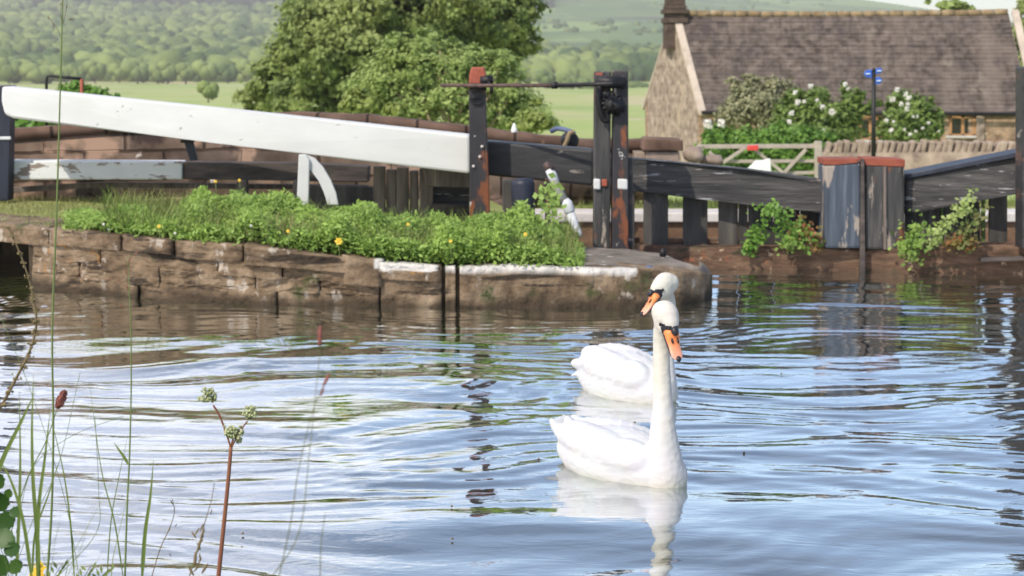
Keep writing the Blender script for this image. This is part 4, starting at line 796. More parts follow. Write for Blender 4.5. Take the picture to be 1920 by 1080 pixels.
tree('yellow_shrub', 'small bright yellow green bush at the left foot of the paler shrub', 'shrub', 34, [(665, 185, 20, 20, 0), (690, 195, 26, 20, 0), (650, 200, 16, 14, 0), (740, 205, 24, 10, 0)], 2500, .12, m_pshrub, [(tuple(PY(675, 320, 34)), tuple(PY(672, 180, 34)), .03)], shell=.3)
tree('white_flowering_shrub', 'small pale leafed bush at the wall end left of the double black post', 'shrub', 24, [(1005, 222, 18, 12, 0), (1020, 232, 16, 10, 0), (985, 238, 30, 8, 0), (1010, 190, 8, 8, .2)], 1500, .07, m_pshrub, [(tuple(PY(1000, 320, 24)), tuple(PY(1010, 215, 24)), .015)], shell=.3)
tree('hedge_bush', 'bright green bush showing above the white beam behind the rail frame', 'bush', 26, [(140, 176, 34, 22, 0), (175, 180, 30, 18, 0), (115, 186, 24, 16, 0), (205, 186, 20, 10, 0), (60, 236, 60, 14, 0), (20, 238, 40, 12, 0), (110, 240, 40, 12, 0), (150, 210, 60, 26, 0)], 9000, .08, m_hedge, [(tuple(PY(140, 320, 26)), tuple(PY(140, 190, 26)), .03)], shell=.3)
# trees behind the cottage
tree('thin_tree', 'top of a thin leafed tree poking above the right of the cottage roof', 'tree', 75, [(1790, 14, 26, 14, 0), (1815, 20, 18, 10, 0), (1770, 8, 14, 8, 0), (1740, 2, 4, 8, 0), (1800, 60, 40, 40, 0)], 2000, .26, m_shrub, [((PY(1790, 200, 75).x, 75, -3), tuple(PY(1790, 15, 75)), .1)], shell=.2)
tree('dark_tree', 'dark green tree cut by the right edge of the picture behind the cottage', 'tree', 72, [(1930, 10, 26, 22, 0), (1938, 60, 44, 34, 0), (1960, 130, 60, 70, 0), (1908, 88, 10, 10, 0), (1985, 30, 60, 60, 0)], 9000, .24, m_tree, [((PY(1965, 200, 72).x, 72, -3), tuple(PY(1960, 20, 72)), .2)], shell=.3)
# garden shrubs in front of the cottage
def blooms(root, spots, Y, r):
    for (px, py, s) in spots:
        a = Acc(); c = PY(px, py, Y)
        n = 26; C = np.array(c)+np.clip(rng.normal(size=(n, 3)), -1.1, 1.1)*r*s*.40; V, Fq = leaf_cards(C, r*s*.75, np.tile([0, -.7, .6], (n, 1)), .9, .8); a.add(V, Fq, t=np.repeat(rng.random(n), 4)); a.obj('bloom', m_petal, root, smooth=False)
gY = 49
tree('grey_shrub', 'grey green feathery shrub at the left corner of the cottage garden', 'shrub', gY, [(1420, 190, 46, 36, 0), (1385, 165, 18, 16, 0), (1410, 150, 20, 14, 0), (1450, 160, 22, 16, 0), (1380, 215, 36, 30, 0), (1450, 220, 40, 36, 0), (1370, 150, 10, 6, 0), (1380, 190, 20, 16, 0), (1480, 175, 16, 30, 0)], 8500, .115, m_grey,
     [(tuple(PY(1425, 330, gY)), tuple(PY(px, py, gY)), .03) for (px, py) in ((1385, 155), (1420, 145), (1455, 160), (1400, 200))], shell=.2, aspect=.5, tmat=m_paletwig)
r1 = tree('rose_bush', 'large rambling rose with white blooms left of the black signpost', 'rose bush', gY-2, [(1520, 205, 36, 30, 0), (1490, 190, 22, 24, 0), (1560, 220, 46, 30, 0), (1530, 180, 22, 18, 0), (1590, 190, 16, 26, 0), (1600, 215, 22, 26, 0), (1510, 240, 50, 22, 0), (1560, 248, 60, 18, 0), (1582, 165, 6, 10, 0), (1620, 205, 18, 8, 0), (1470, 215, 20, 30, 0), (1610, 180, 14, 14, 0), (1640, 195, 14, 10, 0)], 13000, .11, m_rose,
     [(tuple(PY(1540, 330, gY-2)), tuple(PY(px, py, gY-2)), .03) for (px, py) in ((1500, 190), (1585, 170), (1555, 210))], 'rambling roses along the cottage wall', shell=.25)
blooms(r1, [(1491, 173, .9), (1520, 162, 1.), (1496, 192, 1.1), (1508, 190, .7), (1532, 188, .7), (1542, 200, 1.0), (1560, 210, 1.3), (1484, 212, 1), (1480, 228, .9), (1544, 245, .7), (1548, 254, .8), (1585, 158, .9), (1590, 166, .7)], gY-3.2, .085)
r2 = tree('rose_bush', 'rounded rose bush with cream blooms between signpost and right cottage window', 'rose bush', gY-2, [(1710, 220, 44, 38, 0), (1680, 235, 34, 26, 0), (1690, 185, 22, 18, 0), (1740, 235, 32, 28, 0), (1720, 195, 26, 18, 0), (1672, 200, 14, 16, 0), (1755, 222, 14, 20, 0), (1700, 250, 60, 14, 0), (1748, 190, 6, 10, 0)], 10000, .11, m_rose,
     [(tuple(PY(1710, 330, gY-2)), tuple(PY(px, py, gY-2)), .03) for (px, py) in ((1690, 190), (1735, 200), (1710, 220))], 'rambling roses along the cottage wall', shell=.25)
blooms(r2, [(1682, 168, 1.1), (1698, 176, 1), (1704, 184, 1.2), (1702, 195, 1), (1673, 186, 1.2), (1690, 195, 1), (1701, 204, 1), (1662, 226, .8), (1712, 219, .6), (1720, 218, .6), (1671, 244, 1), (1696, 243, .7), (1741, 231, .8), (1706, 252, .8), (1675, 228, .6), (1717, 246, .6), (1730, 240, .6), (1760, 246, .6)], gY-3.2, .08)
hg = tree('clipped_hedge', 'bright green hedge behind the wooden gate', 'hedge', 44, [(1350, 262, 34, 26, 0), (1400, 262, 40, 24, 0), (1450, 258, 40, 24, 0), (1500, 262, 40, 24, 0), (1545, 266, 30, 20, 0), (1340, 285, 40, 26, 0), (1400, 295, 50, 34, 0), (1460, 295, 50, 34, 0), (1515, 300, 40, 34, 0), (1326, 248, 12, 12, 0)], 15000, .11, m_hedge, None, shell=.3)
blooms(hg, [(1327, 232, 1.3), (1352, 231, 1.1)], 43, .12)
# ---- weeds on the bank: leafy mass
def weed_mass(name, label, cat, regions, mat, size, kind='stuff', aspect=.7, spread=.8, up=.7):
    C = []; T = []
    for (px0, px1, t0, t1, hf, n) in regions:
        for _ in range(n):
            px = random.uniform(px0, px1); t = random.random()*(t1-t0)+t0; a_ = qpt(px, 1); a_.y += .06 if random.random() > .12 else -.03
            hh = hf*(.72+.85*noise.noise(Vector((px*.018, t*3, 2)))+.3*noise.noise(Vector((px*.07, t*7, 4))))*(min(1, (px-px0)/60+.15))*min(1, (px1-px)/110+.12)
            hh = max(hh, .02); z = hh*(random.random()**.55); y = a_.y+t*2.4
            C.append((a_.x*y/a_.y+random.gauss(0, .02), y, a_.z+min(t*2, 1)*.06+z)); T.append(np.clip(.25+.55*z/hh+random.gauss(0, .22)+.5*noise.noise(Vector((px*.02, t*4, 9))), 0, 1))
    C = np.array(C); V, Fq = leaf_cards(C, size*(.5+.9*rng.random(len(C))), np.tile([0, -.25, up], (len(C), 1)), aspect, spread)
    o = npmesh(name, V, Fq, mat, tint=np.repeat(T, 4)); return setp(o, label, cat, kind=kind)
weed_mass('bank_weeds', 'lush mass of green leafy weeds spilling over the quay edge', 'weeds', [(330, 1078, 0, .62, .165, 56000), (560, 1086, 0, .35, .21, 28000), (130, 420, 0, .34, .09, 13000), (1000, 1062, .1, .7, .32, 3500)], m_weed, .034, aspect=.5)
# grass blades through and behind the weeds
def blades(name, P_, hgt, wid, mat, lean=.35, kind='stuff'):
    n = len(P_); P_ = np.array(P_); h = hgt*(.5+.8*rng.random(n)); an = rng.random(n)*6.28; d = np.stack([np.cos(an), np.sin(an), np.zeros(n)], 1); s = np.stack([-np.sin(an), np.cos(an), np.zeros(n)], 1)
    ln = lean*rng.random(n)[:, None]*h[:, None]; up = np.array([0, 0, 1.]); wd = wid*(.6+.8*rng.random(n))[:, None]
    V = np.stack([P_-s*wd, P_+s*wd, P_+up*(h*.55)[:, None]+d*ln*.4+s*wd*.7, P_+up*(h*.55)[:, None]+d*ln*.4-s*wd*.7, P_+up*h[:, None]*.95+d*ln*1.1], 1).reshape(-1, 3)
    i = np.arange(n)*5; o = npmesh(name, V, [np.stack([i, i+1, i+2, i+3], 1), np.stack([i+3, i+2, i+4], 1)], mat, tint=np.repeat(rng.random(n), 5)); return setp(o, kind=kind)
Pb = []
for _ in range(30000):
    px = random.uniform(-240, 1000); a_ = qpt(px, 1); t = random.random(); y = a_.y+.1+t*3.4; z = itp(px, [-260, 0, 500, 800, 1040], [.44, .40, .35, .32, .28])
    x = a_.x*y/a_.y; zz = (a_.z-.02)+(z-a_.z)*min(1, t*2.6)**.8
    if noise.noise(Vector((x*1.3, y*2, 0))) > -.35: Pb.append((x, y, zz))
setp(blades('meadow_grass', Pb, .045, .0035, m_lawnb, .9), 'short yellow green grass covering the lockside lawn', 'grass')
Pb = []
for _ in range(4200):
    px = random.uniform(200, 1078); a_ = qpt(px, 1); t = random.random()*.9; y = a_.y+.08+t*2.2; Pb.append((a_.x*y/a_.y, y, a_.z+.05))
setp(blades('tall_weed_grass', Pb, .14, .0035, m_grassb, 1.3), 'tall thin grass blades standing through the bank weeds', 'grass')
Pb = []
for _ in range(9000):
    x = random.uniform(.2, 7); y = random.uniform(16.25, 18.6); Pb.append((x, y, .2+(y-16.2)*(.12*min(max(1.4-x, 0), 1)-.05)))
setp(blades('turf_grass', Pb, .07, .004, m_grassb), 'sunlit short turf beyond the gate', 'grass')
# buttercups and other small flowers in the weeds
fl = [(540, 433, .12, 'left of the large orange yellow one'), (635, 452, .55, ''), (985, 439, .15, 'near the right end of the weeds'), (765, 420, .08, 'in the middle of the weeds'), (298, 424, .15, 'at the thin left end of the weeds'), (404, 340, .15, 'high before the dark timber beam'), (449, 338, .15, 'beside the wooden foot of the timber beam'), (845, 452, .12, 'just above the white stone edge')]
def flower(i, px, py, s, Y, petal, label, group):
    c = PY(px, py, Y); r = thing('meadow_flower', label, 'flower', (c.x, c.y, c.z-.12), group); a = Acc(); n = 6; rr = .007+.026*s
    an = np.arange(n)/n*6.28; C = np.array(c)+np.stack([np.cos(an)*rr*.6, -.004+0*an, np.sin(an)*rr*.6], 1)
    V, Fq = leaf_cards(C, rr*1.3, np.tile([0, -1., .5], (n, 1)), .8, .15, np.stack([np.cos(an), 0*an, np.sin(an)], 1)); a.add(V, Fq, t=np.repeat(rng.random(n), 4)); a.obj('petals', petal, r, smooth=False)
    a = Acc(); a.tube([c+Vector((0, .006, 0)), c+Vector((.005, .01, -.14))], .0025, 5, t=.4); a.obj('stem', m_stem, r); return r
for i, (px, py, s, wh_) in enumerate(fl):
    Yf = qpt(px, 1).y+(.02 if py > 415 else .9 if py > 370 else 2.0)
    flower(i, px, py, s, Yf-.05, m_yellow, 'broad orange yellow flower head low on the quay edge' if s > .5 else 'small yellow buttercup '+wh_, 'small yellow flowers in the grass')
for i, (px, py, wh_) in enumerate([(194, 420, 'leftmost'), (204, 429, 'second from the left'), (328, 437, 'third from the left'), (470, 423, 'rightmost')]): flower(i, px, py, .05, qpt(px, 1).y+.03, m_petal, wh_+' of the tiny white flowers along the quay edge', 'tiny white flowers along the quay edge')
# climbing weeds on the gates and wall
def leafy(name, label, path, n, size, mat, r0=.05, cat='plant', berry=None, group=None):
    P_ = smooth_path(path, 8); root = thing(name, label, cat, tuple(P_[0]), group)
    a = Acc(); a.tube(P_, list(np.linspace(.008, .003, len(P_))), 6, t=.4); a.obj('stem', m_stem, root)
    k = rng.integers(0, len(P_), n); C = np.array([tuple(P_[i]) for i in k])+rng.normal(size=(n, 3))*r0; V, Fq = leaf_cards(C, size*(.6+.8*rng.random(n)), np.tile([0, -.8, .5], (n, 1)), .75, .7)
    npmesh('leaves', V, Fq, mat, root, tint=np.repeat(rng.random(n), 4)); return root
yg = 13.35
leafy('bramble', 'leafy green and reddish bramble climbing left of the peeling mitre post', [PY(1520, 458, yg), PY(1490, 430, yg), PY(1460, 405, yg), PY(1432, 393, yg)], 300, .034, m_hedge, .045, 'bramble')
leafy('bramble', 'reddish leafed tuft against the foot of the peeling mitre post', [PY(1532, 460, yg-.02), PY(1518, 440, yg-.02), PY(1500, 425, yg)], 150, .034, m_redleaf, .04, 'bramble')
leafy('leafy_weed', 'bright green weed low on the sill in the middle of the left gate', [PY(1475, 462, yg), PY(1480, 450, yg), PY(1495, 440, yg)], 110, .042, m_weed, .04, 'weed')
leafy('leafy_weed', 'small bright green weed growing below the gap boards', [PY(1405, 464, yg+.1), PY(1412, 452, yg+.1), PY(1428, 434, yg+.1)], 90, .05, m_hedge, .03, 'weed')
leafy('leafy_weed', 'dark green weed clump at the left foot of the right gate', [PY(1705, 480, 13.2), PY(1712, 455, 13.2), PY(1725, 425, 13.2)], 260, .036, m_weed, .055, 'weed')
leafy('leafy_weed', 'tall pale green leafy stem leaning right across the right gate', [PY(1745, 458, 13.1), PY(1770, 425, 13.1), PY(1800, 395, 13.05), PY(1822, 362, 13.05)], 190, .038, m_shrub, .024, 'weed')
leafy('dry_weed', 'yellowing wispy weed with rusty base beside the leaning leafy stem', [PY(1805, 462, 13.1), PY(1815, 430, 13.1), PY(1838, 395, 13.1)], 170, .035, m_dryweed, .035, 'weed')
leafy('rusty_moss', 'low rusty orange tuft on the sill below the wispy weed', [PY(1775, 458, 13.1), PY(1800, 450, 13.1), PY(1825, 456, 13.1)], 110, .04, m_redleaf, .022, 'moss')
leafy('wall_fern', 'small green plant growing from the quay wall near its left end', [PY(100, 520, 13.2), PY(108, 505, 13.15), PY(122, 495, 13.15)], 120, .045, m_weed, .035, 'fern')
leafy('tall_weed', 'tall thin weed rising from the bank mass beside the slanted lever', [qpt(1040, 1)+Vector((0, .5, 0)), PY(1035, 400, 12.4), PY(1030, 350, 12.5)], 130, .045, m_weed, .04, 'weed')
# ================================================================== SWANS
m_feather, t_, N, L, o_ = node_mat('white_feathers'); p = N('ShaderNodeBsdfPrincipled'); L(p.outputs[0], o_.inputs[0])
tc = N('ShaderNodeTexCoord'); at = N('ShaderNodeAttribute'); at.attribute_name = 'tint'
mi = N('ShaderNodeMix'); mi.data_type = 'RGBA'; L(at.outputs['Fac'], mi.inputs[0]); mi.inputs[6].default_value = (.56, .56, .58, 1); mi.inputs[7].default_value = (.58, .54, .45, 1)
no = N('ShaderNodeTexNoise'); no.inputs['Scale'].default_value = 9; no.inputs['Detail'].default_value = 6; L(tc.outputs['Object'], no.inputs['Vector'])
m2 = N('ShaderNodeMix'); m2.data_type = 'RGBA'; m2.blend_type = 'MULTIPLY'; m2.inputs[0].default_value = .14; L(mi.outputs[2], m2.inputs[6]); L(no.outputs['Color'], m2.inputs[7]); L(m2.outputs[2], p.inputs['Base Color'])
p.inputs['Roughness'].default_value = .75; p.inputs['Specular IOR Level'].default_value = .2; p.inputs['Subsurface Weight'].default_value = .05; p.inputs['Subsurface Radius'].default_value = (.02, .018, .015); p.inputs['Subsurface Scale'].default_value = .3
vo = N('ShaderNodeTexVoronoi'); vo.inputs['Scale'].default_value = 34; mp = N('ShaderNodeMapping'); mp.inputs['Scale'].default_value = (.6, 1.2, 1.2); L(tc.outputs['Object'], mp.inputs[0]); L(mp.outputs[0], vo.inputs['Vector'])
nb = N('ShaderNodeTexNoise'); nb.inputs['Scale'].default_value = 55; nb.inputs['Detail'].default_value = 5; L(mp.outputs[0], nb.inputs['Vector'])
b1 = N('ShaderNodeBump'); b1.inputs['Strength'].default_value = .4; b1.inputs['Distance'].default_value = .006; L(vo.outputs['Distance'], b1.inputs['Height'])
b2 = N('ShaderNodeBump'); b2.inputs['Strength'].default_value = .3; b2.inputs['Distance'].default_value = .003; L(nb.outputs[0], b2.inputs['Height']); L(b1.outputs[0], b2.inputs['Normal']); L(b2.outputs[0], p.inputs['Normal'])
m_beak = M('orange_bill', [(.3, (.72, .19, .05)), (.7, (.80, .27, .09))], ns=20, rough=.35, bump=.05, attrcol=(.78, .42, .36))
m_beakblk = M('black_bill_skin', [(.3, (.014, .014, .018)), (.7, (.03, .03, .036))], ns=20, rough=.4, bump=.1)
m_eye = M('swan_eye', [(.3, (.01, .006, .005)), (.7, (.02, .01, .008))], ns=5, rough=.05, bump=0, spec=.8)
def loft(secs, n=28):
    """secs: (x, y, halfwidth, ztop, zbot) ; closed tube along x"""
    V = []; m_ = len(secs)
    for (x, y, w_, zt, zb) in secs:
        cz, hz = (zt+zb)/2, (zt-zb)/2
        for k in range(n):
            a = 2*math.pi*k/n; V.append((x, y+w_*math.cos(a), cz+hz*math.sin(a)))
    Fq = [(i*n+k, (i+1)*n+k, (i+1)*n+(k+1) % n, i*n+(k+1) % n) for i in range(m_-1) for k in range(n)]
    V += [(secs[0][0], secs[0][1], (secs[0][3]+secs[0][4])/2), (secs[-1][0], secs[-1][1], (secs[-1][3]+secs[-1][4])/2)]
    c0, c1 = len(V)-2, len(V)-1
    Ft = [(c0, k, (k+1) % n) for k in range(n)]+[(c1, (m_-1)*n+(k+1) % n, (m_-1)*n+k) for k in range(n)]
    return np.array(V), np.array(Fq), np.array(Ft)
def ell(c, r, rot=None, sub=3):
    BV, BF = ICO[sub]; v = BV*np.array(r)
    if rot is not None: v = v @ np.array(rot).T
    return v+np.array(c), BF
from mathutils import Matrix, Euler
def swan(label, wpos, heading, neck, Hc, bill_yaw, bill_pitch, tail_up=.1, wing_up=0., bs=1.0, bw=(.83, .80), group='swans on the canal'):
    """local frame: +x forward, z up from the waterline; neck: list of (x,y,z,r); Hc head centre; bill direction by yaw/pitch in the same frame"""
    root = thing('swan', label, 'swan', tuple(wpos), group); hz_ = math.atan2(heading[1], heading[0]); Rz = Matrix.Rotation(hz_, 3, 'Z')
    a = Acc()
    a.add(*loft([(.34, 0, .02, .05, .0), (.325, 0, .05, .08, -.03), (.29, 0, .085, .115, -.06), (.22, 0, .12, .15, -.08), (.12, 0, .158, .185, -.10), (0, 0, .178, .205, -.11), (-.14, 0, .165, .195, -.10), (-.26, 0, .13, .165, -.06), (-.34, 0, .09, .12, -.0), (-.39, 0, .05, .105, .035), (-.41, 0, .015, .09, .06)]))
    for s in (-1, 1):
        # folded wings: shoulder mass, secondaries, tertials rising to the rump
        a.add(*ell((-.06, s*.090, .118+wing_up*.4), (.27, .086, .090), Euler((s*.35, .10, s*.10)).to_matrix()))
        a.add(*ell((-.15, s*.070, .155+wing_up), (.22, .078, .066), Euler((s*.5, .06, s*.22)).to_matrix()))
        a.add(*ell((.11, s*.10, .10), (.13, .06, .085), Euler((s*.2, 0, -s*.18)).to_matrix()))
        a.add(*ell((-.26, s*.040, .155+wing_up), (.13, .036, .026), Euler((s*.5, tail_up*1.2+.05, s*.22)).to_matrix()))
        a.add(*ell((-.30, s*.075, .125+wing_up*.7), (.17, .03, .03), Euler((s*.7, tail_up+.02, s*.25)).to_matrix()))
    for k in range(-3, 4):
        a.add(*ell((-.345-.02*tail_up, k*.019, .095+tail_up*.12-abs(k)*.004), (.085, .024, .010), Euler((k*.1, tail_up*2.3, -k*.10)).to_matrix()))
    for i_ in range(len(a.V)): a.V[i_] = a.V[i_]*np.array([bw[0], bw[0]*1.04, bw[1]])
    # neck and head
    NP = smooth_path([(q[0], q[1], q[2]) for q in neck], 7); rr = np.interp(np.linspace(0, len(neck)-1, len(NP)), range(len(neck)), [q[3] for q in neck])
    a.add(*tube_np(NP, list(rr), 22))
    f = Vector((math.cos(bill_yaw)*math.cos(bill_pitch), math.sin(bill_yaw)*math.cos(bill_pitch), -math.sin(bill_pitch))).normalized()
    s_ = Vector((0, 0, 1)).cross(f).normalized(); u = f.cross(s_).normalized(); Hc = Vector(Hc); B = np.array([tuple(f), tuple(s_), tuple(u)]).T
    k_ = bs
    def he(c, r): V, Fa = ell(c, r); V = V @ B.T * 1.0; a.add(V*k_+np.array(Hc), Fa)
    he((-.012, 0, .006), (.048, .038, .040)); he((.020, 0, -.002), (.038, .031, .030)); he((.0, 0, -.016), (.040, .034, .030)); he((-.03, 0, -.012), (.038, .033, .036)); he((.012, 0, .016), (.040, .028, .026))
    body = a.obj('body', m_feather, root, local=True)
    md = body.modifiers.new('r', 'REMESH'); md.mode = 'VOXEL'; md.voxel_size = .0058
    sm = body.modifiers.new('s', 'SMOOTH'); sm.factor = .75; sm.iterations = 18
    dg = bpy.context.evaluated_depsgraph_get(); dg.update(); ev = bpy.data.meshes.new_from_object(body.evaluated_get(dg)); body.modifiers.clear(); body.data = ev
    n = len(ev.vertices); co = np.zeros(n*3); ev.vertices.foreach_get('co', co); co = co.reshape(-1, 3)
    # overlapping feather rows on the wings and flanks
    nr = np.zeros(n*3); ev.vertices.foreach_get('normal', nr); nr = nr.reshape(-1, 3)
    ang = np.arctan2(co[:, 2]-.05, np.abs(co[:, 1])+.001)
    ph = (-co[:, 0]*17+2.2*np.abs(ang)+.10*np.abs(np.sin(ang*13)))
    saw = (ph % 1.0); w_ = np.clip((.20-co[:, 0])*6, 0, 1)*np.clip((.30-co[:, 2])*20, 0, 1)*np.clip((co[:, 0]+.42)*9, 0, 1)
    co += nr*(.0030*(saw**2)*w_*np.clip((co[:, 2]-.035)*18, 0, 1))[:, None]
    ev.vertices.foreach_set('co', co.ravel())
    for at_ in list(ev.attributes):
        if at_.name == 'tint': ev.attributes.remove(at_)
    tn = np.clip((co[:, 2]-.16)*3.2, 0, .75)*(co[:, 0] > .12)+np.clip((.035-co[:, 2])*14, 0, .55)
    tn = np.clip(tn+(co[:, 0] > .22)*(co[:, 2] < .25)*.30, 0, .8)
    at_ = ev.attributes.new('tint', 'FLOAT', 'POINT'); at_.data.foreach_set('value', tn.astype(np.float32))
    ev.polygons.foreach_set('use_smooth', np.ones(len(ev.polygons), dtype=bool))
    ev.materials.clear(); ev.materials.append(m_feather); ev.materials.append(m_beakblk)
    pc = np.zeros(len(ev.polygons)*3); ev.polygons.foreach_get('center', pc); q = ((pc.reshape(-1, 3)-np.array(Hc))/k_) @ B
    eyeb, eyea = .010, .022
    mask = (q[:, 0] > .044)|((q[:, 0] > eyea-.002) & (np.abs(q[:, 2]-(eyeb-(q[:, 0]-eyea)*.15)) < .0045+(q[:, 0]-eyea)*.95) & (np.abs(q[:, 1]) > .006))
    mask &= (q[:, 0] < .075) & (q[:, 2] > -.021) & (np.abs(q[:, 1]) < .06) & (np.abs(q[:, 2]) < .06)
    ev.polygons.foreach_set('material_index', mask.astype(np.int32))
    def hp(x, y, z): v = B @ (np.array([x, y, z])*k_)+np.array(Hc); return Vector(v)
    # bill
    secs = [(.038, .024, .022, -.020), (.054, .0235, .019, -.018), (.070, .0215, .010, -.017), (.088, .0195, .003, -.016), (.108, .020, -.001, -.015), (.122, .0185, -.003, -.014), (.131, .012, -.005, -.013), (.135, .004, -.007, -.011)]
    V, Fq, Ft = loft([(x, 0, w_, zt, zb) for (x, w_, zt, zb) in secs], 18); pt = np.clip((V[:, 0]-.078)*12+np.clip(np.abs(V[:, 1])-.012, 0, 1)*30*(V[:, 0] > .08), 0, .8)
    bl = npmesh('bill', (V*k_) @ B.T+np.array(Hc), [Fq, Ft], m_beak, root, True, tint=pt, local=True)
    V, Fa = ell((.131, 0, -.0065), (.010, .0085, .0075), sub=2); npmesh('nail', (V*k_) @ B.T+np.array(Hc), Fa, m_beakblk, bl, True, local=True)
    V, Fa = ell((.050, 0, .0225), (.018, .0125, .0115), sub=2); npmesh('knob', (V*k_) @ B.T+np.array(Hc), Fa, m_beakblk, bl, True, local=True)
    for s in (-1, 1):
        V, Fa = ell((.074, s*.0095, .0060), (.012, .0035, .005), sub=2); npmesh('nostril', (V*k_) @ B.T+np.array(Hc), Fa, m_beakblk, bl, True, local=True)
        V, Fa = loft([(.047, s*.0205, .004, -.002, -.012), (.085, s*.0185, .0022, -.012, -.0165), (.118, s*.0185, .001, -.0125, -.015)], 8)[0:2]; npmesh('bill_edge', (V*k_) @ B.T+np.array(Hc), Fa, m_beakblk, bl, True, local=True)
        V, Fa = ell((eyea-.002, s*.0335, eyeb), (.0062, .0045, .0062), sub=2); npmesh('eye', (V*k_) @ B.T+np.array(Hc), Fa, m_eye, root, True, local=True)
    root.rotation_euler = (0, 0, hz_); return root
# near swan: chest towards us, tail to the left and behind
hd1 = Vector((.56, -.60, 0)).normalized(); c1 = PZ(1247, 903, 0)-hd1*.20; c1.z = 0
def wl1(px, py, Y, hd, c):   # picture place -> swan frame
    p_ = PY(px, py, Y)-c; return (p_.x*hd.x+p_.y*hd.y, -p_.x*hd.y+p_.y*hd.x, p_.z)
def yaw_of(hd, wx, wy): 
    return math.atan2(wy*hd.x-wx*hd.y, wx*hd.x+wy*hd.y)
yN = PZ(1248, 905, 0).y
nk = [(*wl1(1247, 922, yN+.02, hd1, c1), .084), (*wl1(1246, 890, yN-.0, hd1, c1), .077), (*wl1(1245, 852, yN+.0, hd1, c1), .064), (*wl1(1243, 805, yN+.0, hd1, c1), .048), (*wl1(1243, 750, yN+.01, hd1, c1), .0365), (*wl1(1241, 700, yN+.02, hd1, c1), .0325), (*wl1(1240, 650, yN+.03, hd1, c1), .0315), (*wl1(1242, 622, yN+.02, hd1, c1), .035), (*wl1(1246, 603, yN+.0, hd1, c1), .036)]
swan('near swan holding a tall straight neck, orange bill pointing down towards the viewer', c1, hd1, nk, wl1(1250, 599, yN-.01, hd1, c1), yaw_of(hd1, .44, -.9), R(54), .42, -.012, 1.20, (.84, .84))
hd2 = Vector((.52, -.56, 0)).normalized(); c2 = PZ(1238, 750, 0)-hd2*.19; c2.z = 0; yF = PZ(1245, 752, 0).y
nk = [(*wl1(1244, 745, yF+.02, hd2, c2), .07), (*wl1(1246, 715, yF, hd2, c2), .056), (*wl1(1248, 680, yF+.02, hd2, c2), .040), (*wl1(1250, 640, yF+.04, hd2, c2), .0335), (*wl1(1253, 600, yF+.05, hd2, c2), .0315), (*wl1(1254, 570, yF+.04, hd2, c2), .033), (*wl1(1248, 547, yF+.0, hd2, c2), .034)]
swan('far swan half hidden behind the near one, its bill turned down to the left', c2, hd2, nk, wl1(1243, 538, yF-.03, hd2, c2), yaw_of(hd2, -.90, -.45), R(44), -.10, -.005, 1.20, (.78, .98))

# ================================================================== PLANTS ON THE NEAR BANK
def nstem(name, label, path, Y, r0, r1, mat, group=None, cat='grass', n=7):
    P_ = smooth_path([PY(px, py, Y if len(q) < 1 else Y+q[0]) for (px, py, *q) in path], n); root = thing(name, label, cat, tuple(P_[0]), group)
    a = Acc(); a.tube(P_, list(np.linspace(r0, r1, len(P_))), 8, t=.35); a.obj('stem', mat, root); return root, P_
K = lambda w_, Y: w_*Y/F/2      # px width -> radius
YA = 3.9
def spikelets(root, spots, Y, size, mat, nm='spikelet'):
    for (px, py, ang, ln) in spots:
        c = PY(px, py, Y); d = Vector((math.cos(ang), .1, math.sin(ang))); l = ln*Y/F/2
        V, Fa = ell((0, 0, 0), (l, l*.22, l*.22), sub=2); q = d.to_track_quat('X', 'Z').to_matrix(); V = V @ np.array(q).T+np.array(c); npmesh(nm, V, Fa, mat, root, True, tint=np.full(len(V), .4))
# tallest grass stem
r_, P_ = nstem('tall_grass', 'tallest grass stem, rising past the top edge with dark seeds at its tip', [(88, 1090), (97, 950), (100, 800), (98, 620), (106, 400), (112, 200), (116, 60), (118, -10)], YA, K(5, YA), K(2.2, YA), m_stem)
a = Acc()
for pth in ([(116, 75), (108, 55), (96, 38), (90, 30)], [(116, 50), (122, 30), (126, 8)], [(115, 36), (114, 20), (116, 4)]): a.tube([PY(x, y, YA) for x, y in pth], K(1, YA), 5, t=.2)
a.obj('branchlets', m_drystem, r_)
spikelets(r_, [(133, 36, .05, 11), (91, 35, -1, 7), (100, 47, -1.2, 8), (101, 54, -.4, 5), (120, 71, 0, 4), (125, 12, 1.3, 9), (117, 25, 1.4, 8), (115, 38, 1.5, 6), (114, 8, 1.5, 6)], YA, 1, m_drystem)
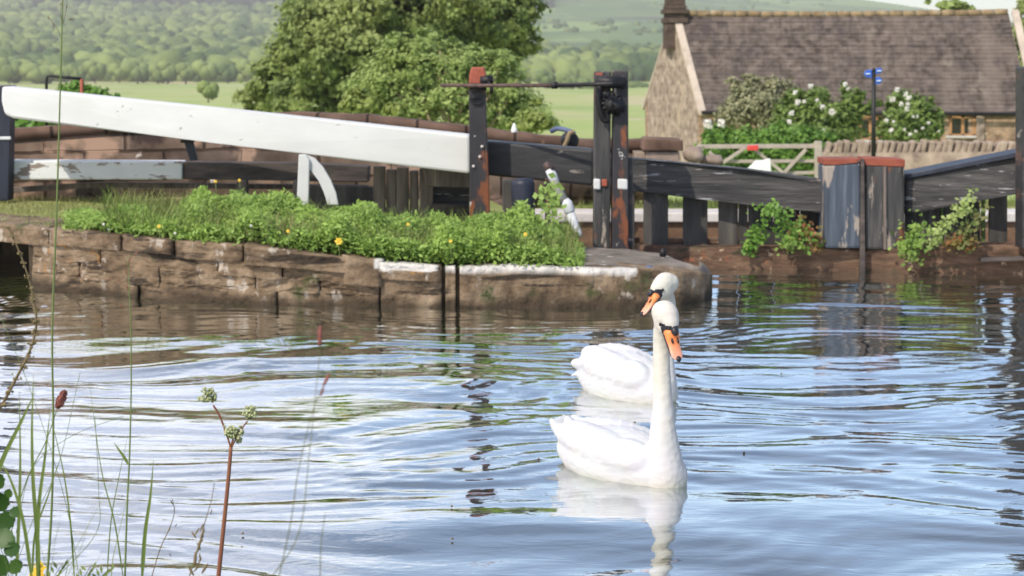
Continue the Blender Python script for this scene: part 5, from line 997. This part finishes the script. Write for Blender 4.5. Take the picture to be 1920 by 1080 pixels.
# second thin stem
r_, P_ = nstem('tall_grass', 'thin straight grass stem with a short flag leaf low on its left', [(234, 1090), (238, 960), (243, 850), (246, 720), (245, 600), (242, 540), (240, 480)], YA-.1, K(4, YA), K(1.3, YA), m_stem)
a = Acc()
for pth in ([(241, 545), (236, 520), (226, 515)], [(242, 560), (240, 545)], [(240, 500), (246, 480), (258, 468)], [(240, 520), (236, 500), (232, 486)]): a.tube([PY(x, y, YA-.1) for x, y in pth], K(.9, YA), 5)
a.obj('branchlets', m_drystem, r_)
spikelets(r_, [(237, 538, 1.9, 12), (204, 524, 0, 9), (222, 525, 0, 9), (256, 475, 1, 12), (236, 510, 1.7, 10), (243, 488, 1.4, 12), (228, 574, -.9, 12)], YA-.1, 1, m_redstem)
def blade(parent, path, w_, Y, mat, nm='leaf', name=None, label=None, group=None):
    P_ = smooth_path([PY(px, py, Y+(q[0] if q else 0)) for (px, py, *q) in path], 8)
    root = parent or thing(name, label, 'grass', tuple(P_[0]), group); V = []; n = len(P_)
    for i, p_ in enumerate(P_):
        t = i/(n-1); tg = (P_[min(i+1, n-1)]-P_[max(i-1, 0)]).normalized(); s = tg.cross(Vector((.25, -1, .1))).normalized(); hw = w_*.68*Y/F/2*min(1, t*5+.35)*(1-t**2.2)+.0002
        V += [tuple(p_-s*hw), tuple(p_+Vector((0, .35*hw, 0))), tuple(p_+s*hw)]
    Fq = [(i*3+k, i*3+k+1, i*3+k+4, i*3+k+3) for i in range(n-1) for k in (0, 1)]
    npmesh(nm, np.array(V), np.array(Fq), mat, root, True, tint=np.repeat(np.linspace(.2, .9, n), 3)); return root
blade(r_, [(240, 870), (232, 856), (222, 842), (213, 829)], 8, YA-.1, m_grassb)
blade(None, [(266, 1090), (272, 1000), (282, 930), (288, 860)], 11, YA-.2, m_grassb, name='broad_grass', label='broad pale green grass blade right of the thin stem')
# umbel plant (meadowsweet)
YU = 4.1; r_, P_ = nstem('meadowsweet', 'red stemmed meadowsweet with three clusters of cream green buds', [(408, 1095), (418, 1000), (428, 900), (433, 838)], YU, K(9, YU), K(7, YU), m_redstem, cat='wild flower')
a = Acc(); a.tube(smooth_path([PY(433, 840, YU), PY(424, 812, YU), PY(412, 780, YU), PY(400, 760, YU)]), K(4, YU), 7); a.tube(smooth_path([PY(434, 840, YU), PY(446, 815, YU), PY(456, 800, YU), PY(464, 790, YU)]), K(3, YU), 7); a.tube([PY(433, 838, YU), PY(438, 820, YU)], K(4, YU), 7); a.obj('side_stem', m_redstem, r_)
def bud_cluster(root, px, py, rx, ry, n, Y):
    a = Acc(); c0 = PY(px, py+ry, Y); k = Y/F
    for _ in range(n):
        v = unit(1)[0]*random.random()**.4; c = PY(px, py, Y)+Vector((v[0]*rx*k, v[1]*rx*k, v[2]*ry*k)); V, Fa = ell(tuple(c), (k*2.7*random.uniform(.7, 1.2),)*3, sub=1); a.add(V, Fa)
        if random.random() < .5: a.tube([c0, c], .0006, 4)
    a.obj('bud_cluster', m_bud, root)
for q in ((390, 734, 13, 9, 40), (383, 748, 13, 6, 30), (399, 745, 8, 10, 26), (468, 772, 15, 14, 75), (440, 810, 21, 13, 95), (428, 806, 10, 10, 26), (446, 824, 9, 8, 20)): bud_cluster(r_, *q, YU)
# curving dock stem with seed whorls
r_, P_ = nstem('dock_plant', 'dark curving dock stem with rings of small seeds at the left edge', [(-30, 800), (0, 765), (30, 710), (55, 660), (68, 610), (63, 560), (50, 510), (32, 462), (16, 426)], YA-.15, K(6, YA), K(2.5, YA), m_drystem, cat='dock')
for i in range(5, len(P_), 3):
    a = Acc(); sz = .5+.5*(1-i/len(P_))
    for _ in range(13):
        c = P_[i]+Vector((random.gauss(0, 1), random.gauss(0, 1), random.gauss(0, .7)))*.0062*sz; V, Fa = ell(tuple(c), (.0028*sz*random.uniform(.8, 1.3),)*3, sub=1); a.add(V, Fa)
    a.obj('seed_whorl', m_seed, r_)
# burnet
r_, P_ = nstem('burnet', 'thin bent stem carrying one fuzzy purple brown burnet head', [(20, 1000), (50, 900), (85, 830), (106, 770)], YA, K(2, YA), K(2, YA), m_stem, cat='wild flower')
a = Acc(); c = PY(115, 749, YA); k = YA/F; d = np.array([.35, 0, .93])
for _ in range(150):
    v = unit(1)[0]; q = np.array([v[0]*9, v[1]*9, v[2]*19])*k; q = np.array([q[0]+q[2]*.35, q[1], q[2]*.95]); V, Fa = ell(np.array(c)+q, (.0014, .0014, .0022), sub=1); a.add(V, Fa)
V, Fa = ell((0, 0, 0), (8*k, 8*k, 18*k), sub=2); V[:, 0] += V[:, 2]*.35; a.add(V+np.array(c), Fa); a.obj('flower_head', m_burnet, r_)
# broad blades at the left edge
for (pth, w_, Y_, lab) in [([(75, 1090), (68, 980), (62, 900), (60, 800), (63, 700)], 12, YA-.3, 'upright green grass blade at far left, beside the tallest stem'),
    ([(-10, 900), (10, 850), (40, 790), (66, 735)], 13, YA-.4, 'green blade slanting up right from the left edge'),
    ([(70, 1090), (72, 960), (84, 860), (94, 770)], 11, YA-.35, 'narrow blade crossing the foot of the tallest stem'),
    ([(30, 1090), (36, 960), (38, 860), (36, 730)], 9, YA-.2, 'thin upright blade close to the left edge'),
    ([(60, 1090), (44, 980), (20, 900), (-10, 850)], 10, YA-.4, 'blade arching out over the left edge'),
    ([(60, 1090), (66, 1000), (90, 930), (110, 865)], 6, YA-.2, 'short thin blade leaning right'),
    ([(140, 1090), (132, 980), (118, 880), (90, 760)], 5, YA-.1, 'wiry blade leaning left under the burnet head'),
    ([(232, 1090), (215, 980), (190, 880), (168, 720)], 4, YA-.1, 'long wiry blade between the tall stem and thin stem'),
    ([(200, 1090), (208, 980), (222, 900), (240, 815)], 3, YA, 'faint wiry blade just left of the thin stem')]:
    blade(None, pth, w_, Y_, m_grassb, name='broad_grass', label=lab, group='grass blades at the left edge')
for (pth, lab) in [([(150, 1090), (120, 930), (60, 740), (0, 590)], 'hair thin stem leaning left from below the tall stem'), ([(30, 1000), (60, 880), (130, 820), (230, 780)], 'hair thin stem leaning far right under the burnet head'),
    ([(100, 1090), (180, 1000), (185, 920), (178, 780)], 'hair thin upright stem right of the tallest stem'), ([(20, 1090), (60, 980), (110, 870), (150, 700)], 'hair thin stem slanting right across the tall stem')]:
    nstem('wiry_grass', lab, pth, YA, K(1.3, YA), K(1, YA), m_stem, 'hair thin stems at left')
# curled dark seed stalks
r_, P_ = nstem('seeding_grass', 'small wavy dark seed stalk right of the broad pale blade', [(282, 1090), (300, 1030), (318, 990), (327, 960), (323, 935)], YA, K(2, YA), K(1.3, YA), m_drystem)
spikelets(r_, [(322, 942, -1.1, 11), (327, 956, 1.4, 9), (318, 992, 1.2, 10), (330, 985, .9, 8), (319, 1040, -1.2, 8)], YA, 1, m_drystem)
r_, P_ = nstem('seeding_grass', 'dim seed stalk with pale wisps just left of the meadowsweet', [(352, 1090), (368, 1040), (384, 980), (396, 940), (402, 905)], 3.2, K(2.5, 3.2), K(1.3, 3.2), m_drystem)
bud = [(372+random.gauss(0, 5), 1010+k*7, 1.5+random.gauss(0, .5), 17) for k in range(-3, 9)]
spikelets(r_, bud+[(374, 1020, 1.3, 26), (380, 1000, 1.2, 22), (366, 1048, 1.5, 30), (358, 1070, 2.1, 24), (384, 1066, 1, 24), (396, 960, 1.3, 12)], 3.2, 1, m_drystem)
# near blurred stems
for (pth, lab, tips) in [([(520, 1095), (545, 980), (560, 880), (590, 760), (620, 700)], 'out of focus pale stem slanting right with a dark reddish tip', [(612, 712, 1.1, 30), (604, 735, 1.2, 20)]), ([(500, 1095), (560, 1000), (580, 850), (600, 660)], 'out of focus faint upright stem with a reddish tip', [(600, 630, 1.55, 44)]), ([(600, 1095), (602, 1020), (610, 960)], 'short out of focus stem low in the middle of the water', [])]:
    r_, P_ = nstem('blurred_grass', lab, pth, 2.4, K(2.2, 2.4), K(1.2, 2.4), m_dryweed, 'out of focus stems in front of the water'); spikelets(r_, tips, 2.4, 1, m_burnet)
# leaves low at the left
k_ = 0
lf = thing('leafy_plant', 'dark toothed green leaves filling the lower left corner', 'plant', tuple(PY(5, 1080, 3.6)))
for (px, py, s, an, t) in [(2, 940, 44, 1.5, .2), (14, 975, 50, .6, .1), (30, 960, 30, .2, .2), (8, 1010, 54, -.4, .3), (24, 1030, 40, .3, .1), (0, 1060, 60, .9, .2), (30, 1062, 40, .5, .4), (-6, 900, 40, 1.9, .5), (16, 925, 24, 1.1, .6)]:
    c = PY(px, py, 3.6+random.uniform(-.06, .06)); l = s*3.6/F; V = []; nn = 9; tx = Vector((math.cos(an), -.2, math.sin(an))).normalized(); sd_ = tx.cross(Vector((.2, -1, .4))).normalized(); up = tx.cross(sd_)
    for i in range(nn):
        q = i/(nn-1); hw = l*.33*math.sin(math.pi*min(1, q*.96+.04))**.7*(1+.22*(i % 2)); m0 = c+tx*l*(q-.5)-up*l*.15*q*q; V += [tuple(m0-sd_*hw), tuple(m0+up*l*.05), tuple(m0+sd_*hw)]
    npmesh('leaf', np.array(V), np.array([(i*3+j, i*3+j+1, i*3+j+4, i*3+j+3) for i in range(nn-1) for j in (0, 1)]), m_darkleaf, lf, True, tint=np.full(len(V), t))
yf = thing('yellow_flower', 'yellow vetch flower cut by the bottom edge near the left corner', 'wild flower', tuple(PY(75, 1090, 3.7)))
c = PY(72, 1074, 3.7); C = np.array(c)+rng.normal(size=(16, 3))*.008; V, Fq = leaf_cards(C, .018, np.tile([0, -1, .5], (16, 1)), .8, .5); npmesh('petals', V, Fq, m_yellow, yf, tint=np.repeat(rng.random(16), 4))
vt = thing('vetch_leaves', 'row of small spiky green leaflets along the bottom edge', 'plant', tuple(PY(170, 1095, 3.7)))
a = Acc()
for (x0, y0, x1, y1) in ((95, 1090, 118, 1056), (150, 1095, 170, 1062), (180, 1092, 205, 1066)):
    a.tube([PY(x0, y0, 3.7), PY(x1, y1, 3.7)], .0007, 5)
    for k in range(8):
        t = k/8; px, py = x0+(x1-x0)*t, y0+(y1-y0)*t; C = np.array([tuple(PY(px+(9 if k % 2 else -9), py-5, 3.7))]); V, Fq = leaf_cards(C, .019, np.array([[0, -1., .3]]), .35, .1, np.array([[.5 if k % 2 else -.5, 0, .9]])); a.add(V, Fq, t=.3)
a.obj('leaflets', m_tree, vt, smooth=False)
# bank grass below the frame
Pb = []
for _ in range(9000):
    x = random.uniform(-2.6, 2.6); y = random.uniform(1.2, 3.75); Pb.append((x, y, bank_z(x, y)-.01))
setp(blades('bank_grass', Pb, .10, .003, m_grassb), 'rough grass of the near bank', 'grass')
Pb = []
for _ in range(90):
    px = abs(random.gauss(0, 95))-20; Y_ = random.uniform(3.3, 3.85); Pb.append((( px-960)/F*Y_*1.02, Y_, bank_z(-1, Y_)))
setp(blades('fine_bank_grass', Pb, .36, .0011, m_grassb, .6), 'fine wispy grass of the near bank in the lower left corner', 'grass')
# floating bits on the water
for i, (px, py, s) in enumerate([(848, 1010, 3), (847, 949, 3), (1395, 848, 2.5), (1190, 792, 3.5), (1010, 860, 2.5), (455, 1000, 3), (1465, 700, 2)]):
    c = PZ(px, py, .008); V, Fa = ell(tuple(c), (s*c.y/F, s*c.y/F*1.5, .004), sub=1)
    o = npmesh('floating_seed', V, Fa, m_drystem, None, True); setp(o, ['dark fleck floating low right of the meadowsweet', 'dark fleck floating between the blurred stems and near swan', 'dark fleck floating right of the near swan', 'dark fleck on the water just behind the near swan', 'dark fleck left of the near swan tail', 'dark fleck beside the meadowsweet stem', 'dark fleck floating right of the far swan'][i], 'seed', 'dark flecks floating on the water')
# ================================================================== AIR
bm = bmesh.new(); bmesh.ops.create_cube(bm, size=1); bmesh.ops.scale(bm, verts=bm.verts, vec=(11000, 4700, 360)); bmesh.ops.translate(bm, verts=bm.verts, vec=(0, 2200, 125))
m, t_, N, L, o_ = node_mat('haze'); pv = N('ShaderNodeVolumePrincipled'); pv.inputs['Color'].default_value = (1, .97, .91, 1); pv.inputs['Density'].default_value = .00023; pv.inputs['Anisotropy'].default_value = .1; L(pv.outputs[0], o_.inputs['Volume'])
o = bmobj('haze', bm, m); setp(o, kind='stuff')
